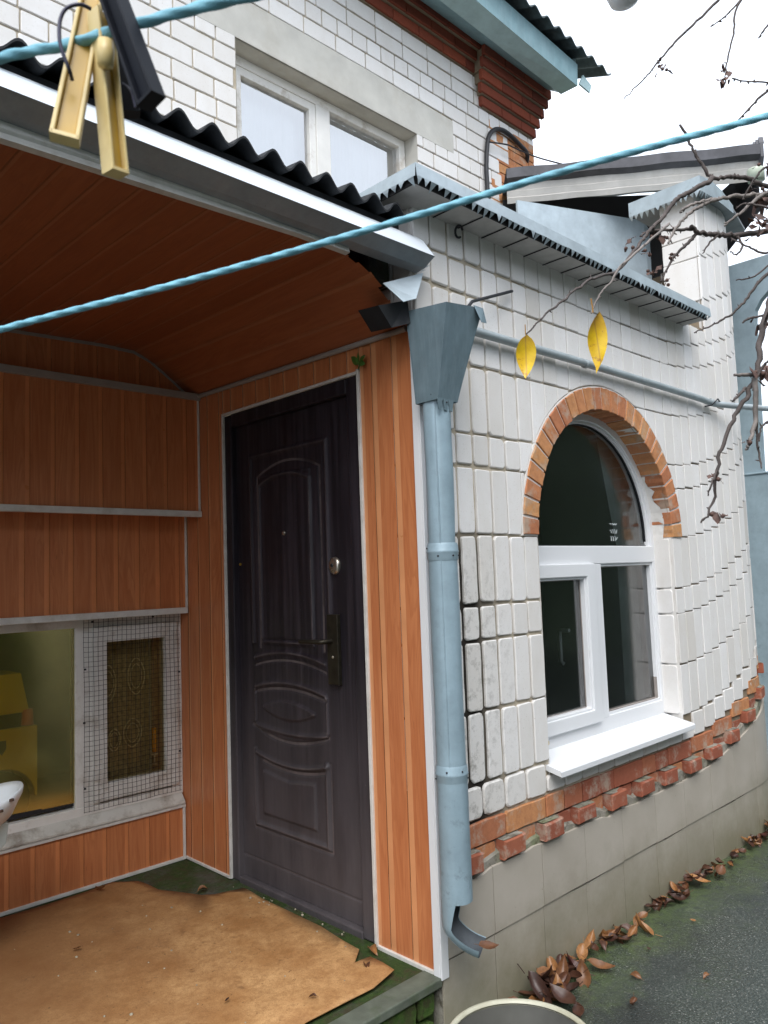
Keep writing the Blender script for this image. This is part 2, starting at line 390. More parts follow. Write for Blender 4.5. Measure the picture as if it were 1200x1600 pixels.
# ------------------------------------------------------------------ brick masonry
def rrect(u0, u1, v0, v1, r, jit, seg=.045):
    """rounded rectangle outline, slightly ragged"""
    r = min(r, (u1 - u0) * .3, (v1 - v0) * .3); pts = []
    rs = [r * random.uniform(.5, 1.5) for _ in range(4)]
    for (cx, cy, a0, rr) in ((u0, v0, 180, rs[0]), (u1, v0, 270, rs[1]), (u1, v1, 0, rs[2]), (u0, v1, 90, rs[3])):
        sx = 1 if cx == u0 else -1; sy = 1 if cy == v0 else -1
        for a in (0, 45, 90):
            an = R_(a0 + a); pts.append((cx + sx * rr + rr * math.cos(an), cy + sy * rr + rr * math.sin(an)))
    out = []
    for k in range(len(pts)):
        p = pts[k]; q = pts[(k + 1) % len(pts)]; L = math.hypot(q[0] - p[0], q[1] - p[1])
        c = max(1, int(L / seg))
        for i in range(c):
            t = i / c; j = jit if 1 else 0
            out.append((p[0] + (q[0] - p[0]) * t + random.uniform(-j, j), p[1] + (q[1] - p[1]) * t + random.uniform(-j, j)))
    return out
def brick(mb, outl, fm, dep, bev, m=0, tone=.5, back=.03):
    us = [p[0] for p in outl]; vv = [p[1] for p in outl]
    cu = (min(us) + max(us)) / 2; cv = (min(vv) + max(vv)) / 2; wu = max(us) - min(us); wv = max(vv) - min(vv)
    fu = max(.2, 1 - 2 * bev / wu); fv = max(.2, 1 - 2 * bev / wv)
    tu = random.uniform(-.012, .012); tv = random.uniform(-.006, .006)
    D = lambda u, v: dep + tu * (u - cu) + tv * (v - cv)
    r0 = [fm(u, v, dep - back) for u, v in outl]; r1 = [fm(u, v, D(u, v) - bev) for u, v in outl]
    rm = [fm(cu + (u - cu) * (1 + fu * 2) / 3, cv + (v - cv) * (1 + fv * 2) / 3, D(u, v) - bev * .25) for u, v in outl]
    r2 = [fm(cu + (u - cu) * fu, cv + (v - cv) * fv, D(u, v)) for u, v in outl]
    mb.grid([r0, r1, r2], m, tone, False, True); mb.face(r2, m, tone)

X0, RC = 2.66, .80                                     # where the bay front starts to turn
def bay(u, v, d):
    if u <= X0: return (u, -1.6 - d, v)
    th = (u - X0) / RC
    return (X0 + (RC + d) * math.sin(th), -1.6 + RC - (RC + d) * math.cos(th), v)
def dz(u): return .215 * max(0, u - 1.80) ** 2 if u < 2.95 else .215 * 1.15 ** 2 + .45 * (u - 2.95)
AC, AZ, RO, RI = 1.252, 1.43, .682, .578                # window arch
OL, OR, OB = .674, 1.83, .522
def arch_top(u, R=RO + .004):
    d = R * R - (u - AC) ** 2
    return AZ + math.sqrt(d) if d > 0 else None

annex = thing('brick_annex', 'white brick annex with rounded corner, arched window and dark steel entrance door', 'annex', (1.5, -.8, -.215))
wall = MB()
# mortar skin
us = sorted(set([round(.016 + .03 * k, 4) for k in range(131)] + [OL, OR] + [AC + RI * math.cos(R_(a)) for a in range(0, 181, 5)]))
for a, b in zip(us[:-1], us[1:]):
    if b - a < 1e-5: continue
    mid = (a + b) / 2
    top = 2.62 if mid < 2.40 else 3.42
    segs = [(.40, top)]
    if OL <= mid <= OR:
        ha = AZ + math.sqrt(max(0, RI ** 2 - (a - AC) ** 2)); hb = AZ + math.sqrt(max(0, RI ** 2 - (b - AC) ** 2))
        wall.face([bay(a, .40, 0), bay(b, .40, 0), bay(b, OB, 0), bay(a, OB, 0)], 1)
        wall.face([bay(a, ha, 0), bay(b, hb, 0), bay(b, top, 0), bay(a, top, 0)], 1)
    else:
        wall.face([bay(a, .20, 0), bay(b, .20, 0), bay(b, top, 0), bay(a, top, 0)], 1)
PITCH = .0957
courses = [(.553, .800), (.800, 1.050), (1.050, 1.177), (1.177, 1.430), (1.430, 1.680), (1.680, 1.803), (1.803, 2.062), (2.062, 2.330), (2.330, 2.455), (2.455, 2.710), (2.710, 2.965), (2.965, 3.09), (3.09, 3.345), (3.345, 3.44)]
def tone_w(): return min(1, max(0, random.gauss(.62, .2)))
def put(u0, u1, v0, v1, off):
    q = max(0, min(1, (u0 - .2) / .9))
    gap = .0056 * (1 - q) + .0022 * q + (.0042 if u0 < .36 and v0 < 1.4 else 0); rad = .011 * (1 - q) + .005 * q; jit = .0016 * (1 - q) + .0007 * q
    gv = .0062 * (1 - q) + .0028 * q
    ji = random.uniform(-.003, .003) * (1 - .3 * q)
    brick(wall, rrect(u0 + gap, u1 - gap, v0 + gv + off + ji, v1 - gv + off + ji, rad, jit), bay, .010 + random.uniform(-.0018, .0022), .0036 * (1 - q) + .0022 * q, 0, tone_w())
for v0, v1 in courses:
    k = 0
    while True:
        u0 = .004 + PITCH * k; u1 = u0 + PITCH; k += 1
        if u0 > 3.75: break
        mu = (u0 + u1) / 2; off = dz(mu)
        if mu < 2.40:
            if v0 + off > 2.60: continue
        elif v0 + off > 3.42: continue
        top = 2.605 if mu < 2.40 else 3.43
        vv1 = min(v1 + off, top) - off
        pieces = [(u0, u1)]
        if v0 < 1.43 and v1 > OB:
            if u1 > OL + .002 and u0 < OR - .002:
                pieces = []
                if u0 < OL - .02: pieces.append((u0, OL))
                if u1 > OR + .02: pieces.append((OR, u1))
        for a, b in pieces:
            ta = arch_top(a); tb = arch_top(b); tm = arch_top((a + b) / 2)
            if v0 < 1.43 or (ta is None and tb is None and tm is None) or max(t or 0 for t in (ta, tb, tm)) <= v0:
                if vv1 - v0 > .03: put(a, b, v0, vv1, off)
                continue
            # trimmed by the arch
            cols = [a + .002 + (b - a - .004) * i / 10 for i in range(11)]
            low = [max(v0 + .003, (arch_top(u) or v0) + .004) for u in cols]
            pts = [(u, l) for u, l in zip(cols, low) if l < vv1 - .012]
            if len(pts) >= 3:
                outl = [(u, l + off) for u, l in pts] + [(pts[-1][0], vv1 - .003 + off), (pts[0][0], vv1 - .003 + off)]
                brick(wall, outl, bay, .010, .0025, 0, tone_w())
# header row of square blocks under it
k = 0
while True:
    u0 = .004 + .128 * k; k += 1
    if u0 > 3.6: break
    off = dz(u0 + .064)
    q = max(0, min(1, (u0 - .2) / .9))
    vt = .548 if not (.60 < u0 + .06 < 1.87) else .50
    brick(wall, rrect(u0 + .005 - .002 * q, u0 + .128 - .005 + .002 * q, .436 + off, vt + off - .002, .018 * (1 - q) + .006 * q, .0015), bay, .011 + random.uniform(-.002, .002), .006 * (1 - q) + .003 * q, 0, tone_w() * .8)
# left return wall (faces the porch)
def left(u, v, d): return (.016 - d, -1.6 + u, v)
for c0, c1, d0, d1 in ((0, .285, .20, 2.62), (.285, 1.6, 2.06, 2.62), (1.215, 1.6, -.2, 2.06)):
    wall.face([left(c1, d0, 0), left(c0, d0, 0), left(c0, d1, 0), left(c1, d1, 0)], 1)
for v0, v1 in courses:
    if v0 > 2.58: break
    for k in range(16):
        if v0 > 2.05 or k < 2: brick(wall, rrect(k * .0957 + .004, k * .0957 + .092, v0 + .005, min(v1, 2.605) - .005, .012, .001), left, .011, .004, 0, tone_w())
def jamb(u, v, d): return (OR - d, -1.597 + u, v)
for v0, v1 in courses[:4]:
    brick(wall, rrect(.004, .098, v0 + .004, v1 - .004, .008, .001), jamb, .005, .003, 0, tone_w())
# left side of the corner pier
def pier(u, v, d): return (2.395 - d, -1.6 + u, v)
wall.face([(2.40, -1.6, 2.6), (2.40, -1.40, 2.6), (2.40, -1.40, 3.42), (2.40, -1.6, 3.42)], 1)
wall.face([(2.40, -1.40, 2.6), (3.12, -1.40, 2.6), (3.12, -1.40, 3.42), (2.40, -1.40, 3.42)], 1)
for v0, v1 in courses:
    if v0 < 2.5: continue
    brick(wall, rrect(-.008, .205, v0 + .08, min(3.42, v1 + .08) - .004, .004, .0007), pier, .006, .003, 0, .7)
wall.face([(.016, -1.6, 2.62), (2.6, -1.6, 2.62), (3.1, -1.4, 2.62), (3.1, 0, 2.62), (.016, 0, 2.62)], 1)
wall.build('wall', [BRICK, MORTAR], annex)

# red brick band and dentil course
band = MB(); u = .0
while u < 3.5:
    L = random.choice([.25, .25, .125, .13]); off = dz(u + L / 2)
    t = [.5, .6, .9, .85, .8, .7, .5][min(6, int(u / .12))] if u < .8 else (random.uniform(.3, .65) if u < 1.85 else random.uniform(.6, .9))
    brick(band, rrect(u + .004, u + L - .004, .348 + off, .425 + off, .005, .0016), bay, .012, .003, 0, t); u += L
for k in range(15):
    uu = -.165 + .2445 * k; off = dz(uu + .06)
    if uu > -.05:
        brick(band, rrect(uu + random.uniform(-.004, .004), uu + .125, .280 + off + random.uniform(-.004, .003), .342 + off, .004, .003), bay, .044 + random.uniform(-.006, .006), .005, 0, random.uniform(.25, .50), back=.07)
        a, b = uu + .004, uu + .121
        band.face([bay(a, .345 + off, .0), bay(a, .344 + off, .036), bay(b, .343 + off, .038), bay(b, .345 + off, 0)], 1)
    if uu > -.05: brick(band, rrect(uu + .13, uu + .24, .272 + dz(uu + .18), .340 + dz(uu + .18), .004, .0016), bay, .004 + random.uniform(-.002, .003), .003, 0, random.uniform(.25, .75))
band.build('brick_band', [RED, GROUT], annex)

# plinth : render core + tiles
pl = MB(); N = 60
us = [3.5 * i / N for i in range(N + 1)]
def ptop(u): return .292 + .9 * dz(u) + .012 * math.sin(u * 23) + .010 * math.sin(u * 51 + 1)
pl.grid([[bay(u, ptop(u) + .012, .0) for u in us], [bay(u, ptop(u), .016) for u in us], [bay(u, -.26, .016) for u in us]], 1, .5, False)
pl.face([(.004, -1.616, -.25), (.004, -1.33, -.25), (.004, -1.33, .26), (.004, -1.616, .26)], 1)
def tile(u0, u1, v0, v1f, d, mt=0):
    st = 6; low = [(u0 + (u1 - u0) * i / st) for i in range(st + 1)]
    outl = [(u, v0) for u in low] + [(u, v1f(u) + random.uniform(-.002, .002)) for u in reversed(low)]
    tn = random.random()
    r0 = [bay(u, v, .012) for u, v in outl]; r1 = [bay(u, v, d) for u, v in outl]
    pl.grid([r0, r1], mt, tn, False, True)
    for i in range(st): pl.face([r1[i], r1[i + 1], r1[2 * st - i], r1[2 * st + 1 - i]], mt, tn)
edges = [.002] + [.272 + .295 * k for k in range(0, 12)]
for a, b in zip(edges[:-1], edges[1:]):
    g_ = random.uniform(.0010, .0020)
    tilt = random.uniform(-.002, .002)
    tile(a + g_, b - g_, .047 + tilt, lambda u: min(ptop(u) - .014 - .012 * math.sin(u * 7), .262 + .8 * dz(u) + .008 * math.sin(3 * u)), .026 + random.uniform(0, .002))
    tile(a + g_, b - g_, -.235, lambda u: .041 - .006 * math.sin(u * 9), .021 + random.uniform(0, .002))
pl.build('plinth', [TILE, GROUT], annex)

# arch of orange bricks
ar = MB()
def archmap(a, r, d):
    return (AC + r * math.cos(a), -1.6 - d, AZ + r * math.sin(a))
na = 27
for k in range(na):
    a0 = math.pi * k / na + .008; a1 = math.pi * (k + 1) / na - .008
    tn = random.uniform(.62, .9) if random.random() > .12 else .98
    r0, r1 = RI + random.uniform(-.003, .003), RO - .003
    outl = []
    for i in range(4): outl.append((a0 + (a1 - a0) * i / 3, r0 + random.uniform(-.002, .002)))
    for i in range(4): outl.append((a1 - (a1 - a0) * i / 3, r1 + random.uniform(-.0025, .002)))
    def am(u, v, d): return archmap(u, v, d)
    # chamfered voussoir
    ca = (a0 + a1) / 2; cr = (r0 + r1) / 2
    R0 = [archmap(a, r, -.13) for a, r in outl]; R1 = [archmap(a, r, .014) for a, r in outl]
    R2 = [archmap(ca + (a - ca) * .93, cr + (r - cr) * .95, .017 + random.uniform(-.001, .001)) for a, r in outl]
    ar.grid([R0[::-1], R1[::-1], R2[::-1]], 0, tn, False, True); ar.face(R2[::-1], 0, tn)
rows = []
for r, d in ((RI + .004, -.11), (RI + .003, .0105), (RO + .002, .0105), (RO + .004, -.02)):
    rows.append([archmap(math.pi * i / 60, r, d) for i in range(61)])
ar.grid(rows, 1, .5, False)
rows = []
for i in range(13):
    a = R_(-1 + 34 * i / 12); rr = RI - .004
    rows.append([archmap(a, rr + random.uniform(-.0015, .0015), d) for d in (-.012 - .03 * random.random() - .05 * (i / 12) ** 2, -.05 - .03 * (i / 12) ** 2, -.13)])
ar.grid(rows, 1, .5, False)
ar.build('window_arch', [RED, WPLAST], annex)

# plastered reveal
rv = MB()
for path, k_ in (([(OR, OB - .03), (OR, .9), (OR, AZ + .01)], 1), ([(OL, AZ + .01), (OL, .9), (OL, OB - .03)], -1)):
    rv = MB(); rv.grid([[(x - k_ * .001, -1.606, z) for x, z in path], [(x + random.uniform(-.002, .002), -1.55, z) for x, z in path], [(x + k_ * .030, -1.50, z) for x, z in path], [(x + k_ * .035, -1.40, z) for x, z in path]], 0, .5, False)
    rv.build('reveal', [WPLAST], annex)
# --- arched window
def ringm(mb, outer, inner, y0, y1, m=0):
    n = len(outer)
    O0 = [(x, y0, z) for x, z in outer]; O1 = [(x, y1, z) for x, z in outer]; I0 = [(x, y0, z) for x, z in inner]; I1 = [(x, y1, z) for x, z in inner]
    mb.grid([O1, O0, I0, I1, O1], m, .5, False, True)
win = MB()
WL, WR, WB = .640, 1.862, .555
def archpath(R, l, r, b, n=40): return [(l, b), (r, b)] + [(AC + R * math.cos(math.pi * i / n), AZ + R * math.sin(math.pi * i / n)) for i in range(n + 1)]
ringm(win, archpath(.611, WL, WR, WB), archpath(.546, WL + .053, WR - .053, WB + .068), -1.512, -1.45)
ringm(win, archpath(.547, WL + .052, WR - .052, WB + .067), archpath(.533, WL + .067, WR - .067, WB + .080), -1.503, -1.455)
wn = win.build('window', WHITE, annex, bevel=.003)
t = MB(); t.box((WL + .05, -1.514, 1.312), (WR - .05, -1.45, 1.395)); t.build('transom', WHITE, wn, bevel=.004)
t = MB(); t.box((1.222, -1.513, WB + .06), (1.300, -1.45, 1.3125)); t.build('mullion', WHITE, wn, bevel=.004)
def rectring(mb, x0, x1, z0, z1, wx, y0, y1, wz=None):
    wz = wz or wx
    ringm(mb, [(x0, z0), (x1, z0), (x1, z1), (x0, z1)], [(x0 + wx, z0 + wz), (x1 - wx, z0 + wz), (x1 - wx, z1 - wz), (x0 + wx, z1 - wz)], y0, y1)
t = MB(); rectring(t, .690, 1.214, .612, 1.315, .066, -1.532, -1.46, .058); rectring(t, .755, 1.149, .669, 1.258, .012, -1.522, -1.462)
t.build('sash', WHITE, wn, bevel=.004)
t = MB(); rectring(t, 1.299, WR - .052, WB + .067, 1.3125, .013, -1.504, -1.455); t.build('glazing_bead', WHITE, wn, bevel=.002)
t = MB(); t.face([(x, -1.482, z) for x, z in archpath(.556, WL + .055, WR - .055, 1.39)]); t.build('pane', GL_D, wn)
t = MB(); t.face([(.76, -1.495, .66), (1.145, -1.495, .66), (1.145, -1.495, 1.27), (.76, -1.495, 1.27)]); t.build('pane', GL_D, wn)
t = MB(); t.face([(1.30, -1.482, .63), (1.80, -1.482, .63), (1.80, -1.482, 1.31), (1.30, -1.482, 1.31)]); t.build('pane', GL_D, wn)
for (a, b_, c, d_) in ((.767, 1.137, .681, 1.246), (1.312, WR - .065, WB + .080, 1.2995)):
    t = MB(); rectring(t, a + .0008, b_ - .0008, c + .0008, d_ - .0008, .0025, -1.499, -1.4775); t.build('gasket', TRIMG, wn)
t = MB(); ringm(t, archpath(.5335, WL + .0665, WR - .0665, 1.395), archpath(.529, WL + .071, WR - .071, 1.3995), -1.490, -1.478); t.build('gasket', BLACK, wn)
t = MB(); t.tube([(1.095, -1.455, 1.02), (1.095, -1.41, 1.02), (1.095, -1.405, .995), (1.095, -1.405, .88), (1.095, -1.42, .87)], .009, 8); t.build('handle', WHITE, wn)
t = MB(); t.lathe((0, 0, 0), [(0, .004), (.009, .004), (.011, 0)], 12); b = t.build('drain_cap', IVORY, wn); b.rotation_euler = (R_(90), 0, 0); b.location = (.80, -1.514, .585)
# outside sill
t = MB()
prof = [(-1.49, .568), (-1.498, .560), (-1.668, .522), (-1.672, .519), (-1.672, .500), (-1.664, .498)]
t.grid([[(x, y, z) for y, z in prof] for x in (.655, .9, 1.2, 1.5, 1.815)], 0, .5, False)
t.grid([[(x, y + .002, z - .0025) for y, z in prof] for x in (.655, 1.815)], 0, .5, False)
t.prism([(.655, -1.50, .562), (.655, -1.668, .524), (.655, -1.672, .502), (.655, -1.50, .54)], (.0025, 0, 0))
t.prism([(1.8125, -1.50, .562), (1.8125, -1.668, .524), (1.8125, -1.672, .502), (1.8125, -1.50, .54)], (.0025, 0, 0))
t.build('sill', WHITE, annex)
# dark room behind
t = MB(); t.box((.1, -1.44, .1), (2.6, -.3, 2.5)); t.f = [f for k, f in enumerate(t.f) if k != 2]; del t.m[2], t.t[2], t.sm[2]
t.build('room', DARK, annex)
# pale sheet added where the right panes mirror the reveal
t = MB()
for i in range(26):
    xa, xb = 1.605 + .018 * i, 1.605 + .018 * (i + 1); yo = lambda k: -1.425 + .004 * math.sin(k * 1.7)
    top = lambda x: min(1.40 + max(0, (1.66 - x)) * 0 + .9, AZ + math.sqrt(max(0, .60 ** 2 - (x - AC) ** 2)) if abs(x - AC) < .6 else AZ) if x > 1.6 else 1.4
    t.face([(xa, yo(i), .60), (xb, yo(i + 1), .60), (xb, yo(i + 1), 1.98), (xa, yo(i), 1.98)], 0, .5, True)
t.face([(1.605, -1.425, 1.40), (1.605, -1.425, 1.98), (1.46, -1.425, 1.98), (1.52, -1.425, 1.74), (1.575, -1.425, 1.52)], 0, .5)
t.build('curtain', simple('reveal_reflection_tint', (.26, .29, .28), .9, var=.2, scale=8), annex)  # this sheet carries the reflection of the reveal in its colour
st_ = MB(); rq = random.Random(2)  # rows of short pale strokes on the arched pane
for r in range(3):
    for q in range(4):
        c = Vector((1.455 + .018 * q, -1.4845, 1.50 - .034 * r)); a = rq.uniform(0, 3); d = Vector((math.cos(a) * .007, 0, math.sin(a) * .012))
        st_.tube([c - d, c + Vector((.003, 0, .004)), c + d], .0016, 4)
st_.build('pane_marks', simple('pale_strokes', (.5, .55, .56), .6), wn)

# coping over the flat part
cp = MB()
cp.box((-.10, -1.732, 2.580), (2.12, -1.58, 2.632), 0); cp.box((-.10, -1.58, 2.580), (.03, -.9, 2.632), 0)
cp.box((-.104, -1.738, 2.578), (2.124, -1.7335, 2.634), 1); cp.box((-.106, -1.733, 2.578), (-.1015, -.9, 2.634), 1)  # near-black front strips: shade of the recess behind the teeth, put into colour
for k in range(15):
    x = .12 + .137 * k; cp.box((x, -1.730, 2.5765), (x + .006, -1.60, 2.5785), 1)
cp.build('coping', [simple('pale_coping_brick', (.46, .44, .42), .8, var=.1, scale=20, bump=.3), simple('black_recess_shade_and_joints', (.016, .015, .016), .9)], annex)
cap = MB()
cx0, cx1, cyf, cyb = -.116, 2.14, -1.752, -.9
zt, zb = 2.640, 2.594
cap.face([(cx0, cyf, zt), (cx1, cyf, zt), (cx1, -1.50, zt + .03), (cx0 + .2, -1.50, zt + .03)]); cap.face([(cx0, cyf, zt), (cx0 + .2, -1.5, zt + .03), (cx0 + .2, cyb, zt + .03), (cx0, cyb, zt)])
nseg = 40
cap.grid([[(cx0 + (cx1 - cx0) * i / nseg, cyf, zt) for i in range(nseg + 1)], [(cx0 + (cx1 - cx0) * i / nseg, cyf - .004, zb + random.uniform(-.002, .002)) for i in range(nseg + 1)]], 0, .5, False)
cap.grid([[(cx0, cyb + (cyf - cyb) * i / 20, zt) for i in range(21)], [(cx0 - .004, cyb + (cyf - cyb) * i / 20, zb + random.uniform(-.002, .002)) for i in range(21)]], 0, .5, False)
def teeth(mb, P, D, n, inw, L=.024):
    """saw-cut lower edge of the cap, tongues bent inwards"""
    for i in range(n):
        a = P + D * (i / n); b = P + D * ((i + .80) / n)
        l = L * random.uniform(.75, 1.3); bend = random.uniform(.1, .9)
        tip = (a + b) / 2 + D.normalized() * random.uniform(-.012, .008) + Vector((0, 0, -l)) + inw * (bend * l)
        mid1 = a * .6 + tip * .4 - inw * .001; mid2 = b * .6 + tip * .4 - inw * .001
        mb.face([a, b, mid2, mid1], 0); mb.face([mid1, mid2, tip], 0)
teeth(cap, Vector((cx0, cyf - .004, zb + .002)), Vector((cx1 - cx0, 0, 0)), 64, Vector((0, 1, 0)))
teeth(cap, Vector((cx0 - .004, cyb, zb + .002)), Vector((0, cyf - cyb, 0)), 22, Vector((1, 0, 0)))
cap.build('coping_cap', BLUEC, annex)
# cap of the corner pier
pc = MB()
pc.prism([(2.325, -1.665, 3.40), (2.60, -1.665, 3.42), (2.80, -1.66, 3.43), (3.2, -1.58, 3.44), (3.2, -1.2, 3.44), (2.325, -1.24, 3.40)], (0, 0, .018), 1)
pts = [Vector(p) for p in ((2.315, -1.24, 3.42), (2.315, -1.675, 3.42), (2.46, -1.678, 3.44), (2.62, -1.675, 3.43), (2.80, -1.665, 3.40))]
hs = (.085, .088, .10, .085, .05)
pc.grid([[p + Vector((0, 0, .05)) for p in pts], [p + Vector((0, 0, .05 - h)) for p, h in zip(pts, hs)]], 0, .5, False)
pc.face([p + Vector((0, 0, .05)) for p in pts] + [Vector((3.1, -1.2, 3.49))], 0)
for a, b, nn, iw in ((pts[0] - Vector((0, 0, .035)), pts[1] - Vector((0, 0, .038)), 13, Vector((1, 0, 0))), (pts[1] - Vector((0, 0, .038)), pts[2] - Vector((0, 0, .048)), 5, Vector((0, 1, 0)))): teeth(pc, a, b - a, nn, iw, .026)
pc.build('pier_cap', [BLUEC, DKMET], annex)
# --- steel entrance door (in the annex side wall, plane x = 0)
dr = MB(); 
dr.box((.004, -1.308, .0), (.10, -1.236, 2.045)); dr.box((.004, -.442, 0), (.10, -.388, 2.045)); dr.box((.004, -1.236, 1.985), (.10, -.442, 2.045)); dr.box((.004, -1.236, -.01), (.10, -.442, .022))
door = dr.build('door', DOORF, annex, bevel=.006)
def emb(t, z):
    """relief of the pressed leaf, t = -y"""
    h = 0.0
    def ridge(d, w, a): return a * math.exp(-(d / w) ** 2)
    def arc(z0, b, lo=.56, hi=1.04, a=.0045, w=.006):
        if t < lo or t > hi: return 0
        return ridge(z - (z0 + b * (1 - ((t - .79) / .25) ** 2)), w, a)
    def rect(l, r, b, tp, w=.007, a=.0050, arch=0):
        tt = tp + arch * (1 - min(1, ((t - (l + r) / 2) / ((r - l) / 2)) ** 2))
        dx = max(l - t, t - r); dzz = max(b - z, z - tt); d = max(dx, dzz)
        return ridge(d, w, a)
    h += rect(.555, 1.075, .90, 1.835, .010, .006) if z > 1.02 else 0
    if z > 1.0: h += rect(.60, 1.03, .95, 1.74, .007, -.004, .05)
    if z > 1.03: h += rect(.625, .972, 1.031, 1.700, .006, .006, .035)
    if 1.02 < z < 1.74 and .625 < t < .972: h += .0035
    h += arc(1.028, .013, .60, .98, -.005); h += arc(.955, .034, a=.006, w=.009); h += arc(.922, .036, a=-.004)
    h += arc(.832, .034, a=.006, w=.009); h += arc(.812, .030, a=-.005)
    h += arc(.680, -.018, a=.006, w=.009); h += arc(.672, -.045, .53, 1.05, a=-.005)
    h += arc(.566, -.034, a=.006, w=.008); h += arc(.545, -.034, .6, 1.02, a=-.005)
    for xx in (.557, 1.04):
        if .69 < z < .83: h += ridge(t - xx, .006, .005)
    top = .760 + .033 * (1 - ((t - .79) / .175) ** 2); bot = .752 - .036 * (1 - ((t - .79) / .175) ** 2)
    if .615 < t < .965:
        d = min(top - z, z - bot)
        h += .0055 * max(0, min(1, .5 + d / .010))
    if z < .58:
        h += rect(.55, 1.03, .262, .60, .009, .006); h += rect(.535, 1.05, .244, .62, .006, -.003)
    q = min(t - .606, .956 - t, z - .312, .470 - z + .02 * abs((t - .79) / .17))
    h += .0055 * max(0, min(1, .5 + q / .010))
    h += ridge(z - .112, .003, -.003)
    return h
lf = MB(); ny, nz = 170, 420; rows = []
for j in range(nz + 1):
    z = .024 + (1.983 - .024) * j / nz
    rows.append([(.031 - 1.35 * emb(.444 + (1.234 - .444) * i / ny, z), -(.444 + (1.234 - .444) * i / ny), z) for i in range(ny + 1)])
lf.grid(rows, 0, .5, True)
lf.box((.034, -1.233, .026), (.07, -.445, 1.982))
lf.build('leaf', DOOR, door)
hd = MB(); hd.box((.012, -1.136, .885), (.030, -1.072, 1.152)); hd.build('lock_plate', METAL, door, bevel=.003)
hd = MB(); hd.tube([(.014, -1.098, 1.05), (-.028, -1.098, 1.05), (-.036, -1.085, 1.05), (-.036, -.965, 1.048)], .009, 10); hd.build('handle', METAL, door)
def disc(name, m, c, r, th, par, sz=1.0):
    t = MB(); t.lathe((0, 0, 0), [(0.0001, th), (r * .6, th), (r * .92, th * .8), (r, 0), (r, -.004)], 24)
    o = t.build(name, m, par); o.rotation_euler = (0, R_(-90), 0); o.location = c; o.scale = (sz, 1, 1); return o
disc('lock', CHROME, (.030, -1.113, 1.338), .030, .012, door, 1.15); disc('keyhole', BLACK, (.018, -1.108, 1.340), .008, .003, door)
disc('keyhole', CHROME, (.012, -1.104, .99), .006, .003, door)
disc('peephole', CHROME, (.023, -.797, 1.484), .009, .004, door); disc('rivet', simple('brass_rivet', (.55, .35, .06), .3, .8), (.028, -.462, 1.366), .006, .003, door)
# --- wood-print cladding around the door
def panels(mb, org, ud, vd, nd, u0, u1, v0f, v1f, pitch=.1, start=0.0, sw=.011):
    """tongue-and-groove plastic boards; u across, v along"""
    O, U, V, Nn = (Vector(q) for q in (org, ud, vd, nd))
    P = lambda u, v, d: O + U * u + V * v + Nn * d
    k = math.floor((u0 - start) / pitch)
    while start + k * pitch < u1:
        a = max(u0, start + k * pitch); b = min(u1, start + (k + 1) * pitch); k += 1
        if b - a < .003: continue
        e = min(sw, (b - a) * .3); tn = random.random()
        cuts = [(a, -.0018), (a + .002, -.0014), (a + .004, 0), (a + .004 + e, .0005), (b, .0)]
        for (c0, d0), (c1, d1), m in zip(cuts[:-1], cuts[1:], (1, 1, 1, 0)):
            if c1 > b: c1 = b
            if c1 <= c0: continue
            mb.face([P(c0, v0f(c0), d0), P(c1, v0f(c1), d1), P(c1, v1f(c1), d1), P(c0, v1f(c0), d0)], m, tn)
cl = MB()
panels(cl, (0, 0, 0), (0, -1, 0), (0, 0, 1), (-1, 0, 0), -.09, .385, lambda u: .0, lambda u: 2.20, .1, .05)
panels(cl, (0, 0, 0), (0, -1, 0), (0, 0, 1), (-1, 0, 0), .385, 1.318, lambda u: 2.048, lambda u: 2.20, .1, .05)
panels(cl, (0, 0, 0), (0, -1, 0), (0, 0, 1), (-1, 0, 0), 1.318, 1.60, lambda u: .004, lambda u: 2.20, .1058, 1.384, .024)
porch = thing('entrance_porch', 'wood print plastic clad porch with low ceiling around the dark entrance door', 'porch', (-1.2, -.8, -.215))
cl.build('door_cladding', [PV, PVS], porch)
def trims(lst, name, m, bev=.002):
    for a, b in lst:
        t = MB(); t.box(a, b); t.build(name, m, porch, bevel=bev)
trims([((-.007, -.394, .0), (.006, -.382, 2.056)), ((-.007, -1.310, 2.044), (.006, -.394, 2.056)), ((-.009, -1.324, .0), (.006, -1.310, 2.062)), ((-.007, -.382, -.002), (.004, -.004, .010)), ((-.009, -1.590, -.006), (.004, -1.324, .008))], 'door_trim', TRIM)
t = MB(); t.box((-.010, -1.618, -.010), (-.0005, -1.592, 2.135)); t.box((-.010, -1.628, -.010), (.026, -1.618, 2.135)); t.build('corner_trim', WHITE, porch, bevel=.002)

# --- porch back wall
XL = -3.4
bw = MB()
panels(bw, (0, -.12, 0), (-1, 0, 0), (0, 0, 1), (0, -1, 0), .0, 3.4, lambda u: 2.15, lambda u: 2.36, .1, -.03, .016)
panels(bw, (0, -.18, 0), (-1, 0, 0), (0, 0, 1), (0, -1, 0), .006, 3.4, lambda u: 1.61, lambda u: 2.18, .1015, -.034, .016)
bw.face([(0, -.18, 1.612), (XL, -.18, 1.612), (XL, -.03, 1.612), (0, -.03, 1.612)], 0)
panels(bw, (0, -.05, 0), (-1, 0, 0), (0, 0, 1), (0, -1, 0), .010, 3.4, lambda u: 1.165, lambda u: 1.612, .1015, -.06, .020)
panels(bw, (0, .0, 0), (-1, 0, 0), (0, 0, 1), (0, -1, 0), .010, 3.4, lambda u: .004, lambda u: .240, .1015, -.02, .016)
bw.build('back_cladding', [PV, PVE], porch)
trims([((XL, -.200, 2.155), (-.002, -.178, 2.186))], 'cladding_trim', TRIMG)
